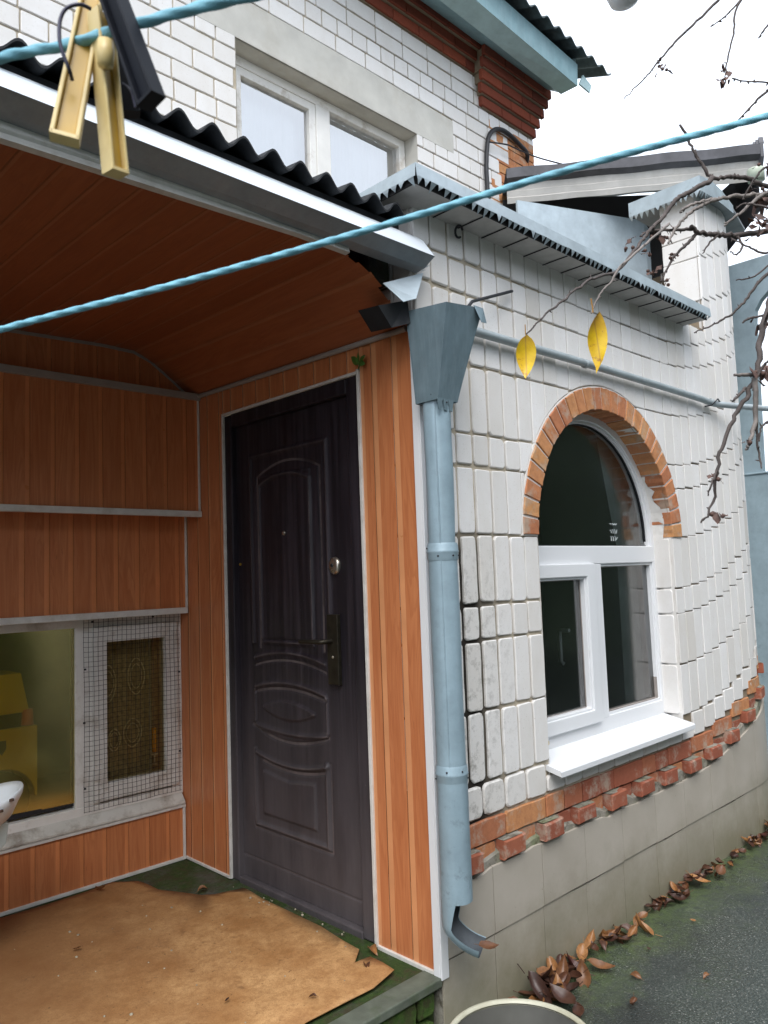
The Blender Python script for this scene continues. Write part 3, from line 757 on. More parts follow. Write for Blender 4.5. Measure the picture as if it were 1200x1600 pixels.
trims([((XL, -.196, 1.598), (-.002, -.172, 1.626)), ((XL, -.072, 1.148), (-.012, -.042, 1.176)), ((-.014, -.058, 1.176), (-.004, -.046, 1.612)), ((-.012, -.186, 1.626), (-.002, -.176, 2.16)),
       ((XL, -.010, -.004), (-.004, .004, .010)), ((-.016, -.008, .010), (-.004, .004, .236)), ((XL, -.012, .236), (-.004, .002, .250))], 'cladding_trim', TRIM)
# porch window
pw = MB(); yw = .03
rectring(pw, -1.70, -.001, .296, 1.150, .055, yw - .012, yw + .05, .040)
pwin = pw.build('window', WHITED, porch, bevel=.003)
for xa, xb in ((-.515, -.405), (-1.20, -1.14)):
    t = MB(); t.box((xa, yw - .010, .335), (xb, yw + .05, 1.112)); t.build('mullion', WHITED, pwin, bevel=.003)
t = MB(); rectring(t, -.440, -.030, .345, 1.110, .062, yw - .026, yw + .04, .072); t.build('sash', WHITED, pwin, bevel=.004)
t = MB(); t.face([(-1.14, yw + .040, .36), (-.51, yw + .004, .36), (-.51, yw + .004, 1.12), (-1.14, yw + .040, 1.12)]); t.build('pane', GL_B, pwin)
t = MB(); t.face([(-.39, yw + .018, .40), (-.08, yw - .002, .40), (-.08, yw - .002, 1.05), (-.39, yw + .018, 1.05)]); t.build('pane', GL_S, pwin)
t = MB(); t.box((-1.14, yw + .012, .345), (-.51, yw + .0135, .365)); t.box((-.524, yw + .012, .36), (-.5105, yw + .0135, 1.115)); t.build('seal', BLACK, pwin)
# wire screen nailed over the sash
t = MB(); zz = lambda x: .006 * math.sin(x * 40)
def wire(p, q):
    pts = []
    for i in range(9):
        s = i / 8; pnt = Vector(p).lerp(Vector(q), s); pnt.y += .0035 * math.sin(17 * pnt.x + 9 * pnt.z) - .001; pnt.x += .0012 * math.sin(40 * pnt.z); pnt.z += .0015 * math.sin(33 * pnt.x); pts.append(pnt)
    t.tube(pts, .00105, 4, caps=False)
for i in range(22): x = -.487 + .0218 * i; wire((x, yw - .034, .315), (x, yw - .034, 1.145))
for i in range(39): z = .318 + .0214 * i; wire((-.49, yw - .035, z), (-.022, yw - .035, z))
t.build('wire_screen', simple('rusty_dark_wire', (.035, .03, .028), .6, .4), pwin)
for x, z in ((-.483, .93), (-.488, .70), (-.486, .42), (-.028, .87), (-.030, .50), (-.45, 1.135), (-.16, 1.14)):
    t = MB(); t.lathe((x, yw - .037, z), [(.0001, .004), (.005, .003), (.006, -.004), (.0001, -.005)], 8); t.build('nail', BLACK, pwin)
t = MB(); t.prism([(XL, yw - .01, .302), (XL, -.016, .262), (XL, -.016, .252), (XL, yw - .01, .252)], (-XL - .008, 0, 0))
t.build('window_sill', simple('grimy_sill', (.55, .54, .50), .5, var=.1, scale=8, dirt=(.14, .095, .055), dirtamt=.95), porch, bevel=.002)
# porch room
t = MB(); t.box((-2.6, yw + .055, .2), (.2, 1.3, 2.0)); t.f = [f for k, f in enumerate(t.f) if k != 2]; del t.m[2], t.t[2], t.sm[2]
t.box((-2.59, yw + .06, .24), (.19, .40, .30))
t.build('room', DARKB, porch)
# --- ceiling of wood-print boards, bent down towards the door wall
cm = MB()
prof = [(-3.4, 2.325), (-1.4, 2.325), (-.45, 2.350), (-.30, 2.345), (-.22, 2.315), (-.14, 2.262), (-.06, 2.205), (.002, 2.160)]
def czx(x):
    for (a, za), (b, zb_) in zip(prof[:-1], prof[1:]):
        if a <= x <= b: return za + (zb_ - za) * (x - a) / (b - a)
    return prof[-1][1] if x > 0 else prof[0][1]
def cz(x, y): return czx(x) + .030 * (y + 1.6) / 1.5 - .012
x = -3.4
while x < 0:
    nx = min(.0, x + .1); tn = random.random()
    seq = [(x, .004), (x + .003, .003), (x + .006, 0), (x + .015, 0), ((x + nx) / 2, 0), (nx, 0)]
    for (a, da), (b, db), m in zip(seq[:-1], seq[1:], (1, 1, 1, 0, 0)):
        rws = []
        for i in range(9):
            y = -1.60 + 1.50 * i / 8
            if b > -.25 and i == 0: y -= .012 * math.sin(a * 90)
            rws.append([(a, y, cz(a, y) + da), (b, y, cz(b, y) + db)])
        cm.grid(rws, m, tn, False)
    x = nx
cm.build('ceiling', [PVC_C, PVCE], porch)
t = MB()
rw = [(x, -.112, cz(x, -.11) - .004) for x in (-3.4, -1.4, -.8, -.45, -.30, -.22, -.14, -.06, 0)]
t.grid([[(a, b - .010, c + .006) for a, b, c in rw], [(a, b - .010, c - .010) for a, b, c in rw], [(a, b, c - .012) for a, b, c in rw]], 0, .5, False); t.build('ceiling_trim', TRIMG, porch)
t = MB(); t.tube([(-.010, -1.58, cz(0, -1.58) - .003), (-.010, -.9, cz(0, -.9) - .003), (-.010, -.12, cz(0, -.12) - .003)], .011, 8); t.build('ceiling_trim', TRIMG, porch)
# front edge: trim, flashing, roof sheet
ft = MB()
xs = [-3.4, -1.4, -.8, -.5, -.30]
ft.grid([[(x, -1.585, cz(x, -1.6) + .055) for x in xs], [(x, -1.622, cz(x, -1.6) + .050) for x in xs], [(x, -1.625, cz(x, -1.6) + .016) for x in xs], [(x, -1.618, cz(x, -1.6) + .010) for x in xs], [(x, -1.622, cz(x, -1.6) - .006) for x in xs], [(x, -1.60, cz(x, -1.6) - .008) for x in xs]], 0, .5, False)
ft.build('edge_trim', TRIM, porch)
fl = MB(); zf = lambda x: 2.447 - .004 * (x + 1.36)
xs = [-3.4 + .34 * i for i in range(11)] + [.018]
def flp(x, y, z): return (x, y, zf(x) + z)
fl.grid([[flp(x, -1.630, .022) for x in xs], [flp(x, -1.652, .002) for x in xs], [flp(x, -1.700, -.066) for x in xs]], 0, .5, False)  # sky-facing side: sky brightness put into a whiter metal colour
fl.grid([[flp(x, -1.702, -.068) for x in xs], [flp(x, -1.652, -.094) for x in xs], [flp(x, -1.612, -.100) for x in xs]], 1, .5, False)  # down-facing side of the same metal, its shade put into the colour
fl.grid([[flp(x, -1.632, .020) for x in xs], [flp(x, -1.612, -.092) for x in xs]], 1, .5, False)
for i in range(4):
    q = flp(.018, -1.66 + .007 * i, -.088 - .003 * i); fl.face([q, (q[0], q[1] + .006, q[2] - .004), (q[0] + random.uniform(.006, .02), q[1] - .006, q[2] + .006)], 0)
fl.build('flashing', [FLASH, DKMET], porch)
rs = MB(); PW = .1000; rows = []
xsn = int((3.4 - .05) / PW * 12)
def wv(x): return .021 * math.cos(2 * math.pi * (x + .724) / PW)
for j in range(9):
    y = -1.668 + 1.68 * j / 8
    rows.append([(-3.4 + (3.4 - .055) * i / xsn, y, 2.512 + wv(-3.4 + (3.4 - .055) * i / xsn) + .14 * (y + 1.668)) for i in range(xsn + 1)])
rs.grid(rows, 0, .5, True); rs.grid([[(a, b, c - .007) for a, b, c in r] for r in rows], 0, .5, True)
rs.grid([rows[0], [(a, b, c - .007) for a, b, c in rows[0]]], 0, .5, False); rs.grid([[r[-1] for r in rows], [(r[-1][0], r[-1][1], r[-1][2] - .007) for r in rows]], 0, .5, False)
t = rs; t.box((-3.4, -1.62, 2.40), (-.07, -1.585, 2.492)); t.box((-3.4, -1.57, 2.39), (-.1, -.1, 2.42)); t.box((-3.4, -.08, 2.39), (0, -.04, 2.75))  # front board fills the shaded gap under the sheet edge in black
rs.build('roof', SLATE_SHADE, porch)
# wall behind the cladding, so no light leaks
t = MB(); t.box((XL, .09, 1.16), (.1, .14, 2.6)); t.box((XL, .02, -.2), (.1, .05, .25)); t.box((XL, -.045, 1.17), (.0, .02, 1.6)); t.box((XL - .02, -1.6, -.2), (XL, .1, 2.45)); t.build('core_wall', DARK, porch)
# floor slab with step
t = MB(); rows = []
for j in range(29):
    y = -1.56 + 1.58 * j / 28
    rows.append([(-3.4 + 3.4 * i / 68, y, -.006 + .005 * noise.noise(Vector((i * .35, j * .4, 3)))) for i in range(69)])
t.grid(rows, 0, .5, True); t.box((-3.4, -1.575, -.215), (.0, -.02, -.020)); t.box((-.005, -1.31, -.04), (.05, -.39, -.004))
t.build('floor', CONC, porch)
t = MB(); t.box((-3.4, -1.625, -.030), (-.004, -1.545, -.002)); t.build('step_edge_board', simple('weathered_grey_board', (.095, .110, .085), .7, var=.25, scale=18, bump=.5, dirt=(.05, .075, .03), dirtamt=.7), porch, bevel=.004)
st = MB()
def front(u, v, d): return (u, -1.583 - d, v)
for r in range(2):
    u = -3.4 + .1 * r
    while u < -.02:
        L = random.uniform(.14, .26); b = min(u + L, -.012)
        brick(st, rrect(u + .005, b - .005, -.215 + .093 * r + .006, -.215 + .093 * (r + 1) - .004, .02, .004), front, .02 + random.uniform(0, .015), .012, 0, .5); u += L
st.build('step_riser', MOSSB, porch)

# ------------------------------------------------------------------ main house (upper wall, window, eave)
house = thing('brick_house', 'two storey white brick house with teal eave and red brick cornice behind the porch', 'house', (.5, 2.5, -.215))
hw = MB()
def hf(u, v, d): return (u, .0 - d, v)
HX = 3.20; wx0, wx1, wz1 = .367, 1.808, 4.270
def hrect(a, b, c, d): hw.face([hf(a, c, 0), hf(b, c, 0), hf(b, d, 0), hf(a, d, 0)], 1)
hrect(-3.4, wx0, 2.3, 5.3); hrect(wx1, HX, 2.3, 5.3); hrect(wx0, wx1, wz1, 5.3); hrect(wx0, wx1, 2.3, 3.2)
hw.face([(HX, 0, 2.3), (HX, 5, 2.3), (HX, 5, 5.3), (HX, 0, 5.3)], 1); hw.face([(-3.4, 0, 2.3), (-3.4, 5, 2.3), (-3.4, 5, 5.3), (-3.4, 0, 5.3)], 1)
rows_ = []
z = 4.53; pat = 0
CH = .1115
rows_ += [(4.528, 'S', 0), (4.640, 'H', 0), (4.752, 'S', .1), (4.866, 'S', .1)]
z = 4.528 - CH
for k, ty in enumerate('SSHSSSHSSSHSSHSS'):
    rows_.append((z, ty, .125 if k % 2 else 0)); z -= CH
for z0, ty, sh in rows_:
    if z0 < 2.35: continue
    L = .250 if ty == 'S' else .1255
    u = -3.4 + sh
    while u < HX - .01:
        a, b = u, min(u + L, HX); u += L
        if b - a < .03: continue
        pcs = [(a, b)]
        z1_ = z0 + CH
        if z0 < 4.525 and z1_ > wz1 + .05:                    # beside the rendered lintel
            lo, hi = .10, 2.19
            pcs = [(a, min(b, lo)), (max(a, hi), b)]
        elif z0 < wz1:
            pcs = [(a, min(b, wx0)), (max(a, wx1), b)]
        for p, q in pcs:
            if q - p < .025: continue
            org = z0 < 4.64 and z0 > 3.9 and p > 2.60 + .08 * (int(z0 / CH) % 2)
            if org: continue
            brick(hw, rrect(p + .004, q - .004, z0 + .0045, z1_ - .0045, .006, .0012), hf, .008 + random.uniform(-.001, .0015), .003, 0, min(1, max(0, random.gauss(.72, .18))))
hw.build('wall', [BRICK, MORTAR], house)
om = MB(); z = 3.86
while z < 4.66:
    u = 2.60 + .08 * (int(z / .0772) % 2) + .02
    while u < HX - .01:
        b = min(u + .25, HX); brick(om, rrect(u + .003, b - .003, z + .004, z + .0745, .004, .001), hf, .008, .0025, 0, random.uniform(.72, .95)); u += .25
    z += .0772
om.build('orange_brick_patch', [RED], house)
ln = MB()
ln.prism([(.10, .004, wz1), (2.19, .004, wz1), (2.19, .004, 4.515), (1.4, .004, 4.528), (.10, .004, 4.522)], (0, -.014, 0))
ln.build('lintel', PLASTER, house, bevel=.003)
t = MB()   # window reveals
t.face([(wx0, -.004, wz1), (wx1, -.004, wz1), (wx1, .12, wz1), (wx0, .12, wz1)]); t.face([(wx1, -.006, 3.2), (wx1, .12, 3.2), (wx1, .12, wz1), (wx1, -.006, wz1)]); t.face([(wx0, -.006, 3.2), (wx0, .12, 3.2), (wx0, .12, wz1), (wx0, -.006, wz1)])
t.build('window_reveal', PLASTER, house)
t = MB(); rectring(t, wx0 + .01, wx1 - .004, 3.2, wz1 - .006, .055, .105, .17); hwin = t.build('window', WHITED, house, bevel=.004)
t = MB(); t.box((1.02, .104, 3.25), (1.13, .17, wz1 - .06)); t.build('mullion', WHITED, hwin, bevel=.004)
t = MB(); rectring(t, wx0 + .06, 1.02, 3.25, wz1 - .06, .050, .112, .16); t.build('sash', WHITED, hwin, bevel=.004)
for a, b in ((wx0 + .06, 1.02), (1.13, wx1 - .055)):
    t = MB(); t.face([(a, .14, 3.22), (b, .14, 3.22), (b, .14, wz1 - .05), (a, .14, wz1 - .05)]); t.build('pane', GL_U, hwin)
t = MB()
for i in range(50):
    x = wx0 + .02 + i * .029; t.face([(x, .24 + .006 * math.sin(i * 1.9), 3.1), (x + .029, .24 + .006 * math.sin((i + 1) * 1.9), 3.1), (x + .029, .24 + .006 * math.sin((i + 1) * 1.9), wz1), (x, .24 + .006 * math.sin(i * 1.9), wz1)], 0, .5, True)
t.build('curtain', CURT, house)
t = MB(); t.box((wx0 - .1, .5, 3.0), (wx1 + .1, .52, 4.4)); t.build('room', DARK, house)
# red cornice with corner capital
co = MB()
def crow(z0, x0, x1, out, ph=0):
    u = x0 + ph; a = x0
    co.box((x0 + .030, -out + .016, z0 + .001), (x1 - .030, .1, z0 + .0755), 1)
    while a < x1 - .01:
        b = min(u + .25, x1)
        if b - a > .02: brick(co, rrect(a + .003, b - .003, z0 + .004, z0 + .0735, .004, .0015), hf, out, .003, 0, random.random())
        a = b; u = a
crow(4.985, -3.4, 3.22, .03); crow(5.062, -3.4, 3.24, .06, .1); crow(5.139, -3.4, 3.26, .09)
for i, (a, o) in enumerate(((2.50, .04), (2.46, .07), (2.44, .10), (2.42, .13), (2.42, .15))):
    crow(4.755 + .077 * i, a, 3.20 + .02 * i, o, .12 * (i % 2))
co.box((-3.4, .0, 5.21), (3.26, .3, 5.4), 1)
co.build('cornice', [CORN, MORTAR], house)
# eave : soffit boards, fascia, corrugated roof
ev = MB()
XE = 3.40
def ez(x): return -.055 * (x - 2.2)
inner = lambda x: Vector((x, -.06, 5.200 + ez(x) * .2)); midp = lambda x: Vector((x, -.27, 5.07 + ez(x) * .6)); outp = lambda x: Vector((x, -.42, 5.075 + ez(x)))
xs = [-3.4, 0, 1.5, 2.2, 3.22]
ev.grid([[inner(x) for x in xs], [midp(x) for x in xs]], 0, .5, False)
ev.grid([[midp(x) + Vector((0, -.002, -.012)) for x in xs], [outp(x) for x in xs]], 1, .5, False)
ev.grid([[midp(x) for x in xs], [midp(x) + Vector((0, -.002, -.012)) for x in xs]], 1, .5, False)
ev.face([inner(3.22), midp(3.22), outp(3.22), outp(3.22) + Vector((0, 0, .24)), Vector((3.22, -.06, 5.5))], 1)
ev.build('soffit', [FASC, SOFF], house)
t = MB(); t.grid([[outp(x) + Vector((0, -.002, -.002)) for x in xs], [outp(x) + Vector((0, -.012, .17)) for x in xs], [outp(x) + Vector((0, .02, .17)) for x in xs]], 0, .5, False); t.build('fascia', FASC, house)
t = MB(); rows = []; nx_ = 420
for j in range(7):
    y = -.52 + 3.0 * j / 6
    rows.append([(-3.4 + 6.98 * i / nx_, y, 5.275 + ez(-3.4 + 6.98 * i / nx_) * .75 + .022 * math.cos(2 * math.pi * (-3.4 + 6.98 * i / nx_) / .15) + .42 * (y + .52)) for i in range(nx_ + 1)])
t.grid(rows, 0, .5, True); t.grid([[(a, b, c - .010) for a, b, c in r] for r in rows], 0, .5, True); t.grid([rows[0], [(a, b, c - .010) for a, b, c in rows[0]]], 0, .5, False)
t.grid([[r[-1] for r in rows], [(a[-1][0], a[-1][1], a[-1][2] - .010) for a in rows]], 0, .5, False)
t.build('roof', GRSLATE, house)
t = MB(); t.prism([(3.24, -.43, 5.04), (3.37, -.44, 5.02), (3.40, -.44, 5.09), (3.30, -.43, 5.14)], (0, .012, 0)); t.build('gutter_stub', SOFF, house)

# black cable loop on the house wall
t = MB()
cb = [(762, 302), (760, 262), (762, 222), (768, 206), (780, 202), (794, 209), (812, 226), (824, 242), (833, 258)]
def smooth(P, n=6):
    out = []
    for k in range(len(P) - 1):
        p0 = P[max(k - 1, 0)]; p1 = P[k]; p2 = P[k + 1]; p3 = P[min(k + 2, len(P) - 1)]
        for i in range(n):
            s = i / n; out.append(.5 * ((2 * p1) + (p2 - p0) * s + (2 * p0 - 5 * p1 + 4 * p2 - p3) * s * s + (3 * p1 - p0 - 3 * p2 + p3) * s ** 3))
    out.append(P[-1]); return out
P = [at(x, y, 1, -.035) for x, y in cb]; P = [Vector((P[0].x, -.035, 2.9))] + P; P[-1].y = .05
t.tube(smooth(P), .017, 10)
tag(t.build('cable', BLACK), 'thick black cable looping up the orange brick corner of the house wall', 'cable')
t = MB(); P = [at(765, 222, 1, -.05), at(792, 226, 1, -.06), at(806, 232, 1, -.09), at(840, 246, 1, -.3), at(900, 262, 1, -.8)]
t.tube(smooth(P), .006, 6); tag(t.build('wire', BLACK), 'thin dark wire strung from the looped black cable to the tin roof', 'wire')

# ------------------------------------------------------------------ low tin roof behind the annex
shed = thing('lean_to_shed', 'low shed with ribbed tin eave behind the annex parapet', 'shed', (3.2, -.4, 2.6))
A = Vector((2.30, -.37, 3.795)); B = Vector((3.34, -1.64, 3.80)); D = (B - A).normalized(); Nn = Vector((D.y, -D.x, 0)).normalized()
if Nn.dot(CAM - A) < 0: Nn = -Nn
t = MB()
pr = [(0, 0, -.01), (.010, .035, 0), (.008, .040, 0), (.016, .080, 0), (.014, .085, 0), (.022, .125, 0), (.020, .132, 0)]
nn = 24
rows = [[A + D * ((B - A).length * i / nn) + Nn * d + Vector((0, 0, h + .002 * math.sin(i * 1.1 + h * 30))) for i in range(nn + 1)] for d, h, _ in pr]
t.grid(rows, 0, .5, False)
eave = t.build('tin_eave', simple('dirty_tin', (.42, .41, .39), .5, .2, var=.12, scale=7, bump=.2, dirt=(.28, .25, .21), dirtamt=.6), shed)
t = MB()
rows = [[A + D * ((B - A).length * i / nn) + Nn * d + Vector((0, 0, h + .004 * math.sin(i * .9))) for i in range(nn + 1)] for d, h in ((.020, .128), (.065, .150), (.072, .215), (.03, .225), (-.9, .42))]
t.grid(rows, 0, .5, False)
e = B + Nn * .07; t.prism([e + Vector((0, 0, .13)), e + Vector((0, 0, .225)), e - Nn * .5 + Vector((0, 0, .30)), e - Nn * .5 + Vector((0, 0, .0)), e - Nn * .08], D * .02)
for i in range(8):
    q = B - Nn * (.05 * i - .06) + Vector((0, 0, .225 + .012 * i)); t.prism([q, q - Nn * .03, q - Nn * .015 + Vector((0, 0, .05))], D * .03)
t.build('roof', simple('dark_tin_roof', (.085, .085, .095), .6, .2, var=.3, scale=10), shed)
t = MB(); a2 = A - Nn * .55; b2 = B - Nn * .75
t.face([a2 + Vector((0, 0, -1.2)), b2 + Vector((0, 0, -1.2)), b2 + Vector((0, 0, .30)), a2 + Vector((0, 0, .30))]); t.face([B + D * .0 + Vector((0, 0, -.20)), b2 + Vector((0, 0, -.20)), b2 + Vector((0, 0, .30)), B + Vector((0, 0, .15))]); t.build('back_wall', DARK, shed)
t = MB(); P1 = Vector((2.06, -.62, 3.65)); P2 = Vector((3.22, -.915, 3.735))
t.prism([P1 + Vector((0, 0, -1.0)), P2 + Vector((0, 0, -1.0)), P2 + Vector((.02, 0, -.04)), P2 + Vector((-.06, 0, .005)), P1], (.004, .015, 0)); t.build('side_sheet', BLUEC, shed)
t = MB(); t.lathe((3.12, -1.70, 3.70), [(.0001, .0), (.05, 0), (.052, .07), (.05, .075), (.0001, .075)], 18); t.build('insulator', simple('pale_green_insulator', (.45, .50, .40), .3), shed)

# ------------------------------------------------------------------ downpipe
dp = thing('downpipe', 'blue grey painted metal downpipe with square hopper at the annex corner', 'downpipe', (-.03, -1.72, .08))
PX, PY, PR = -.004, -1.70, .047
t = MB()
def tubev(t, z0, z1, r0, r1, n=14, seg=32, dent=.0015, ph=0):
    rows = []
    for i in range(n + 1):
        z = z0 + (z1 - z0) * i / n; r = r0 + (r1 - r0) * i / n
        rows.append([(PX + (r + dent * noise.noise(Vector((math.cos(2 * math.pi * j / seg) * 1.5, math.sin(2 * math.pi * j / seg) * 1.5, z * 4 + ph)))) * math.cos(2 * math.pi * j / seg), PY + (r + dent * noise.noise(Vector((math.cos(2 * math.pi * j / seg) * 1.5, math.sin(2 * math.pi * j / seg) * 1.5, z * 4 + ph + 7)))) * math.sin(2 * math.pi * j / seg), z) for j in range(seg)])
    t.grid(rows, 0, .5, True, True)
tubev(t, .262, .660, .0505, .0505); tubev(t, .640, 1.375, .0480, .0488, 24); tubev(t, 1.350, 1.89, .0455, .0468, 20, dent=.004)
a = math.radians(215)
t.tube([(PX + .0478 * math.cos(a), PY + .0478 * math.sin(a), .27), (PX + .0478 * math.cos(a), PY + .0478 * math.sin(a), 1.85)], .0022, 6)
t.build('pipe', BLUE, dp)
for z in (.655, 1.365):
    t = MB(); t.lathe((PX, PY, z), [(.0490, -.030), (.0520, -.022), (.0525, -.004), (.0545, 0), (.0525, .004), (.0517, .020), (.0490, .028)], 32); t.build('collar', BLUE, dp)
for z in (.655, 1.365, 1.868):
    for an in (150, 205, 262, 300, 345):
        t = MB(); c = Vector((PX + .0528 * math.cos(R_(an)), PY + .0528 * math.sin(R_(an)), z + random.choice((-.014, .012)))); t.lathe(c, [(.0001, .003), (.003, .002), (.003, -.002), (.0001, -.003)], 8)
        t.build('rivet', BLACK, dp)
# square hopper
t = MB()
def ringh(z, x0, x1, y0, y1): return [Vector((x0, y0, z)), Vector((x1, y0, z)), Vector((x1, y1, z)), Vector((x0, y1, z))]
r0 = ringh(1.860, -.054, .044, -1.752, -1.652); r1 = ringh(2.165, -.062, .128, -1.812, -1.628)
r1[1].z += .020; r1[2].z += .02; r1[3].z += .018
rm = [a.lerp(b, .5) for a, b in zip(r0, r1)]
for q in rm: q.x += (q.x + .02) * -.06
t.grid([r0, rm, r1], 0, .5, False, True)
c_ = lambda r: sum(r, Vector()) / 4
r1i = [p.lerp(c_(r1), .02) for p in r1]; r0i = [p.lerp(c_(r0), .02) for p in r0]
t.grid([r1, r1i, r0i], 0, .5, False, True)
t.prism([r1[1] + Vector((-.05, .0, .0)), r1[1] + Vector((0, 0, 0)), r1[1] + Vector((.0, -.012, -.055)), r1[1] + Vector((-.035, -.018, -.06))], (.001, .002, 0))
for sx in (-.066, -.03, .002):
    t.prism([(PX + sx * .8, -1.7530, 1.866), (PX + sx * .8 + .026, -1.7530, 1.866), (PX + sx * .8 + .020, -1.7505, 1.825), (PX + sx * .8 + .006, -1.7505, 1.828)], (0, .002, 0))
t.build('hopper', m_bluepaint('weathered_hopper_steel', (.135, .195, .225), .5, .25, .6), dp)
# shoe : cut open towards the yard
t = MB(); sd_ = Vector((.45, -.89, 0)).normalized(); lat = Vector((0, 0, 1)).cross(sd_); rows = []
for i in range(15):
    s = i / 14; an = max(0, (s - .42) / .58) * R_(74)
    if s < .42: c = Vector((PX, PY, .305 - .105 * s / .42)); tdir = Vector((0, 0, -1))
    else:
        rb_ = .058; c = Vector((PX, PY, .200)) + sd_ * rb_ * (1 - math.cos(an)) + Vector((0, 0, -rb_ * math.sin(an))) + sd_ * .085 * max(0, s - .55)
    inn_ = sd_ * math.cos(an) + Vector((0, 0, 1)) * math.sin(an)
    half = R_(118 - 40 * min(1, s / .5) ** .7)
    rows.append([c - inn_ * (.0510 * math.cos(-half + 2 * half * j / 24)) + lat * (.0510 * math.sin(-half + 2 * half * j / 24)) for j in range(25)])
t.grid(rows, 0, .5, True); t.grid([[p + (c0 - p) * .06 for p in r] for r in rows for c0 in [sum(r, Vector()) / 25]], 1, .5, True)  # inner face darker than the outside
t.lathe((PX, PY, .345), [(.0001, 0), (.046, 0), (.047, -.078)], 24, 1)
sh = t.build('shoe', [BLUE, simple('dark_pipe_inside', (.045, .055, .065), .7, var=.3, scale=30)], dp); md = None
t = MB(); P = [at(690, 480, 1, -1.72), at(735, 470, 1, -1.70), at(799, 455, 1, -1.63)]
t.tube([(.06, -1.76, 2.15), at(738, 471, 1, -1.70), at(800, 455, 1, -1.63)], .006, 8); t.build('bracket_rod', BLACK, dp)
# leaf stuck in the shoe and moss handled further down
# spout tray between roof edge and hopper
sp = thing('gutter_spout', 'pale blue sheet metal spout above the downpipe hopper', 'gutter', (-.06, -1.65, 2.2))
t = MB()
q = [at(598, 443, 1, -1.63), at(661, 427, 1, -1.64), at(650, 467, 1, -1.68), at(630, 472, 1, -1.69)]
t.face(q)
o = t.build('tray', BLUEC, sp); md = o.modifiers.new('solid', 'SOLIDIFY'); md.thickness = .002
t = MB(); t.prism([at(591, 477, 1, -1.61), at(637, 469, 1, -1.64), at(641, 505, 1, -1.65), at(612, 512, 1, -1.61)], (0, .10, .01)); t.build('outlet_hole_shade', SLATE_SHADE, sp)  # solid block coloured black for the dark hole at the spout
t = MB(); brick(t, rrect(at(572, 432, 1, -1.53).x, at(610, 432, 1, -1.53).x, at(590, 440, 1, -1.53).z, at(590, 388, 1, -1.53).z, .012, .004), lambda u, v, d: (u, -1.50 - d, v), .03, .01, 0, .5, back=.1)
tag(t.build('brick', m_moss('dark_mossy_brick', (.020, .035, .018), (.045, .060, .030), (.06, .055, .05), .5)), 'dark mossy brick wedged under the porch roof corner beside the hopper', 'brick')

# gas pipe along the annex wall
t = MB()
P = [Vector((.05, -1.640, 2.182)), Vector((.3, -1.640, 2.182)), Vector((1.2, -1.641, 2.188)), Vector((2.1, -1.642, 2.186)), Vector((2.30, -1.645, 2.180)), Vector((2.42, -1.660, 2.178)), Vector((2.9, -1.83, 2.178)), Vector((3.9, -2.25, 2.18))]
t.tube(smooth(P, 8), .0170, 16)
gp = tag(t.build('gas_pipe', GASP), 'thin blue grey gas pipe running along the white brick wall above the arch', 'pipe')
for x in (.62, 2.335, 1.05):
    t = MB(); t.lathe((0, 0, 0), [(.0175, -.012), (.0195, -.010), (.0195, .010), (.0175, .012)], 14)
    o = t.build('clamp', GASP, gp); o.rotation_euler = (0, R_(90), 0); o.location = (x, -1.641, 2.185)
t = MB(); t.tube([(2.33, -1.60, 2.165), (2.30, -1.66, 2.160), (2.36, -1.67, 2.200), (2.42, -1.66, 2.185)], .004, 6); t.build('tie_wire', BLACK, gp)
# hook ring in the brick
t = MB(); c = at(717, 362, 1, -1.625)
t.tube([c + Vector((.020 * math.cos(R_(a)), -.006 * math.sin(R_(a)), .020 * math.sin(R_(a)))) for a in range(30, 330, 20)], .0045, 8)
tag(t.build('iron_hook', BLACK), 'small rusty black iron hook set in the white bricks below the coping', 'hook')

# blue gate at the right
gt = thing('metal_gate', 'blue painted metal gate post with arched top beyond the rounded corner', 'gate', (4.0, -1.3, -.215))
t = MB(); t.box((3.94, -1.50, -.215), (4.10, -1.00, 1.93)); t.box((3.95, -1.75, -.215), (4.09, -1.502, 1.86)); t.box((3.93, -1.51, 1.93), (4.11, -.99, 1.945)); GATE = m_bluepaint('pale_blue_gate_paint', (.29, .375, .42), .45, .05, .4)
t.build('gate_post', GATE, gt, bevel=.006)
t = MB()
inn = [(-1.305, 1.946), (-1.330, 3.10)] + [(-2.0 + .670 * math.cos(R_(a)), 3.10 + .30 * math.sin(R_(a))) for a in range(8, 175, 8)] + [(-2.72, 3.10), (-2.72, 1.946)]
out = [(-1.222, 1.946), (-1.222, 3.535)] + [(-1.222 - 1.6 * i / 20, 3.535 - .03 * i / 20) for i in range(21)] + [(-2.83, 3.45), (-2.83, 1.946)]
mn = min(len(inn), len(out)); 
def resamp(p, n):
    L = [0]
    for a, b in zip(p[:-1], p[1:]): L.append(L[-1] + math.hypot(b[0] - a[0], b[1] - a[1]))
    r = []
    for i in range(n):
        s = L[-1] * i / (n - 1); k = max(j for j in range(len(L)) if L[j] <= s + 1e-9); k = min(k, len(p) - 2); q = (s - L[k]) / max(1e-9, L[k + 1] - L[k]); r.append((p[k][0] + (p[k + 1][0] - p[k][0]) * q, p[k][1] + (p[k + 1][1] - p[k][1]) * q))
    return r
inn = resamp(inn, 50)
outr = []
for i, (y, z) in enumerate(inn):
    s = i / 49
    outr.append(( -1.05 if s < .33 else (-2.83 if s > .67 else -1.05 - (s - .33) / .34 * 1.78), 1.946 + min(1, s / .30) * 1.59 if s < .33 else (1.946 + min(1, (1 - s) / .30) * 1.56 if s > .67 else 3.53)))
for x in (3.96, 4.02):
    t.grid([[(x, y, z) for y, z in inn], [(x, y, z) for y, z in outr]], 0, .5, False)
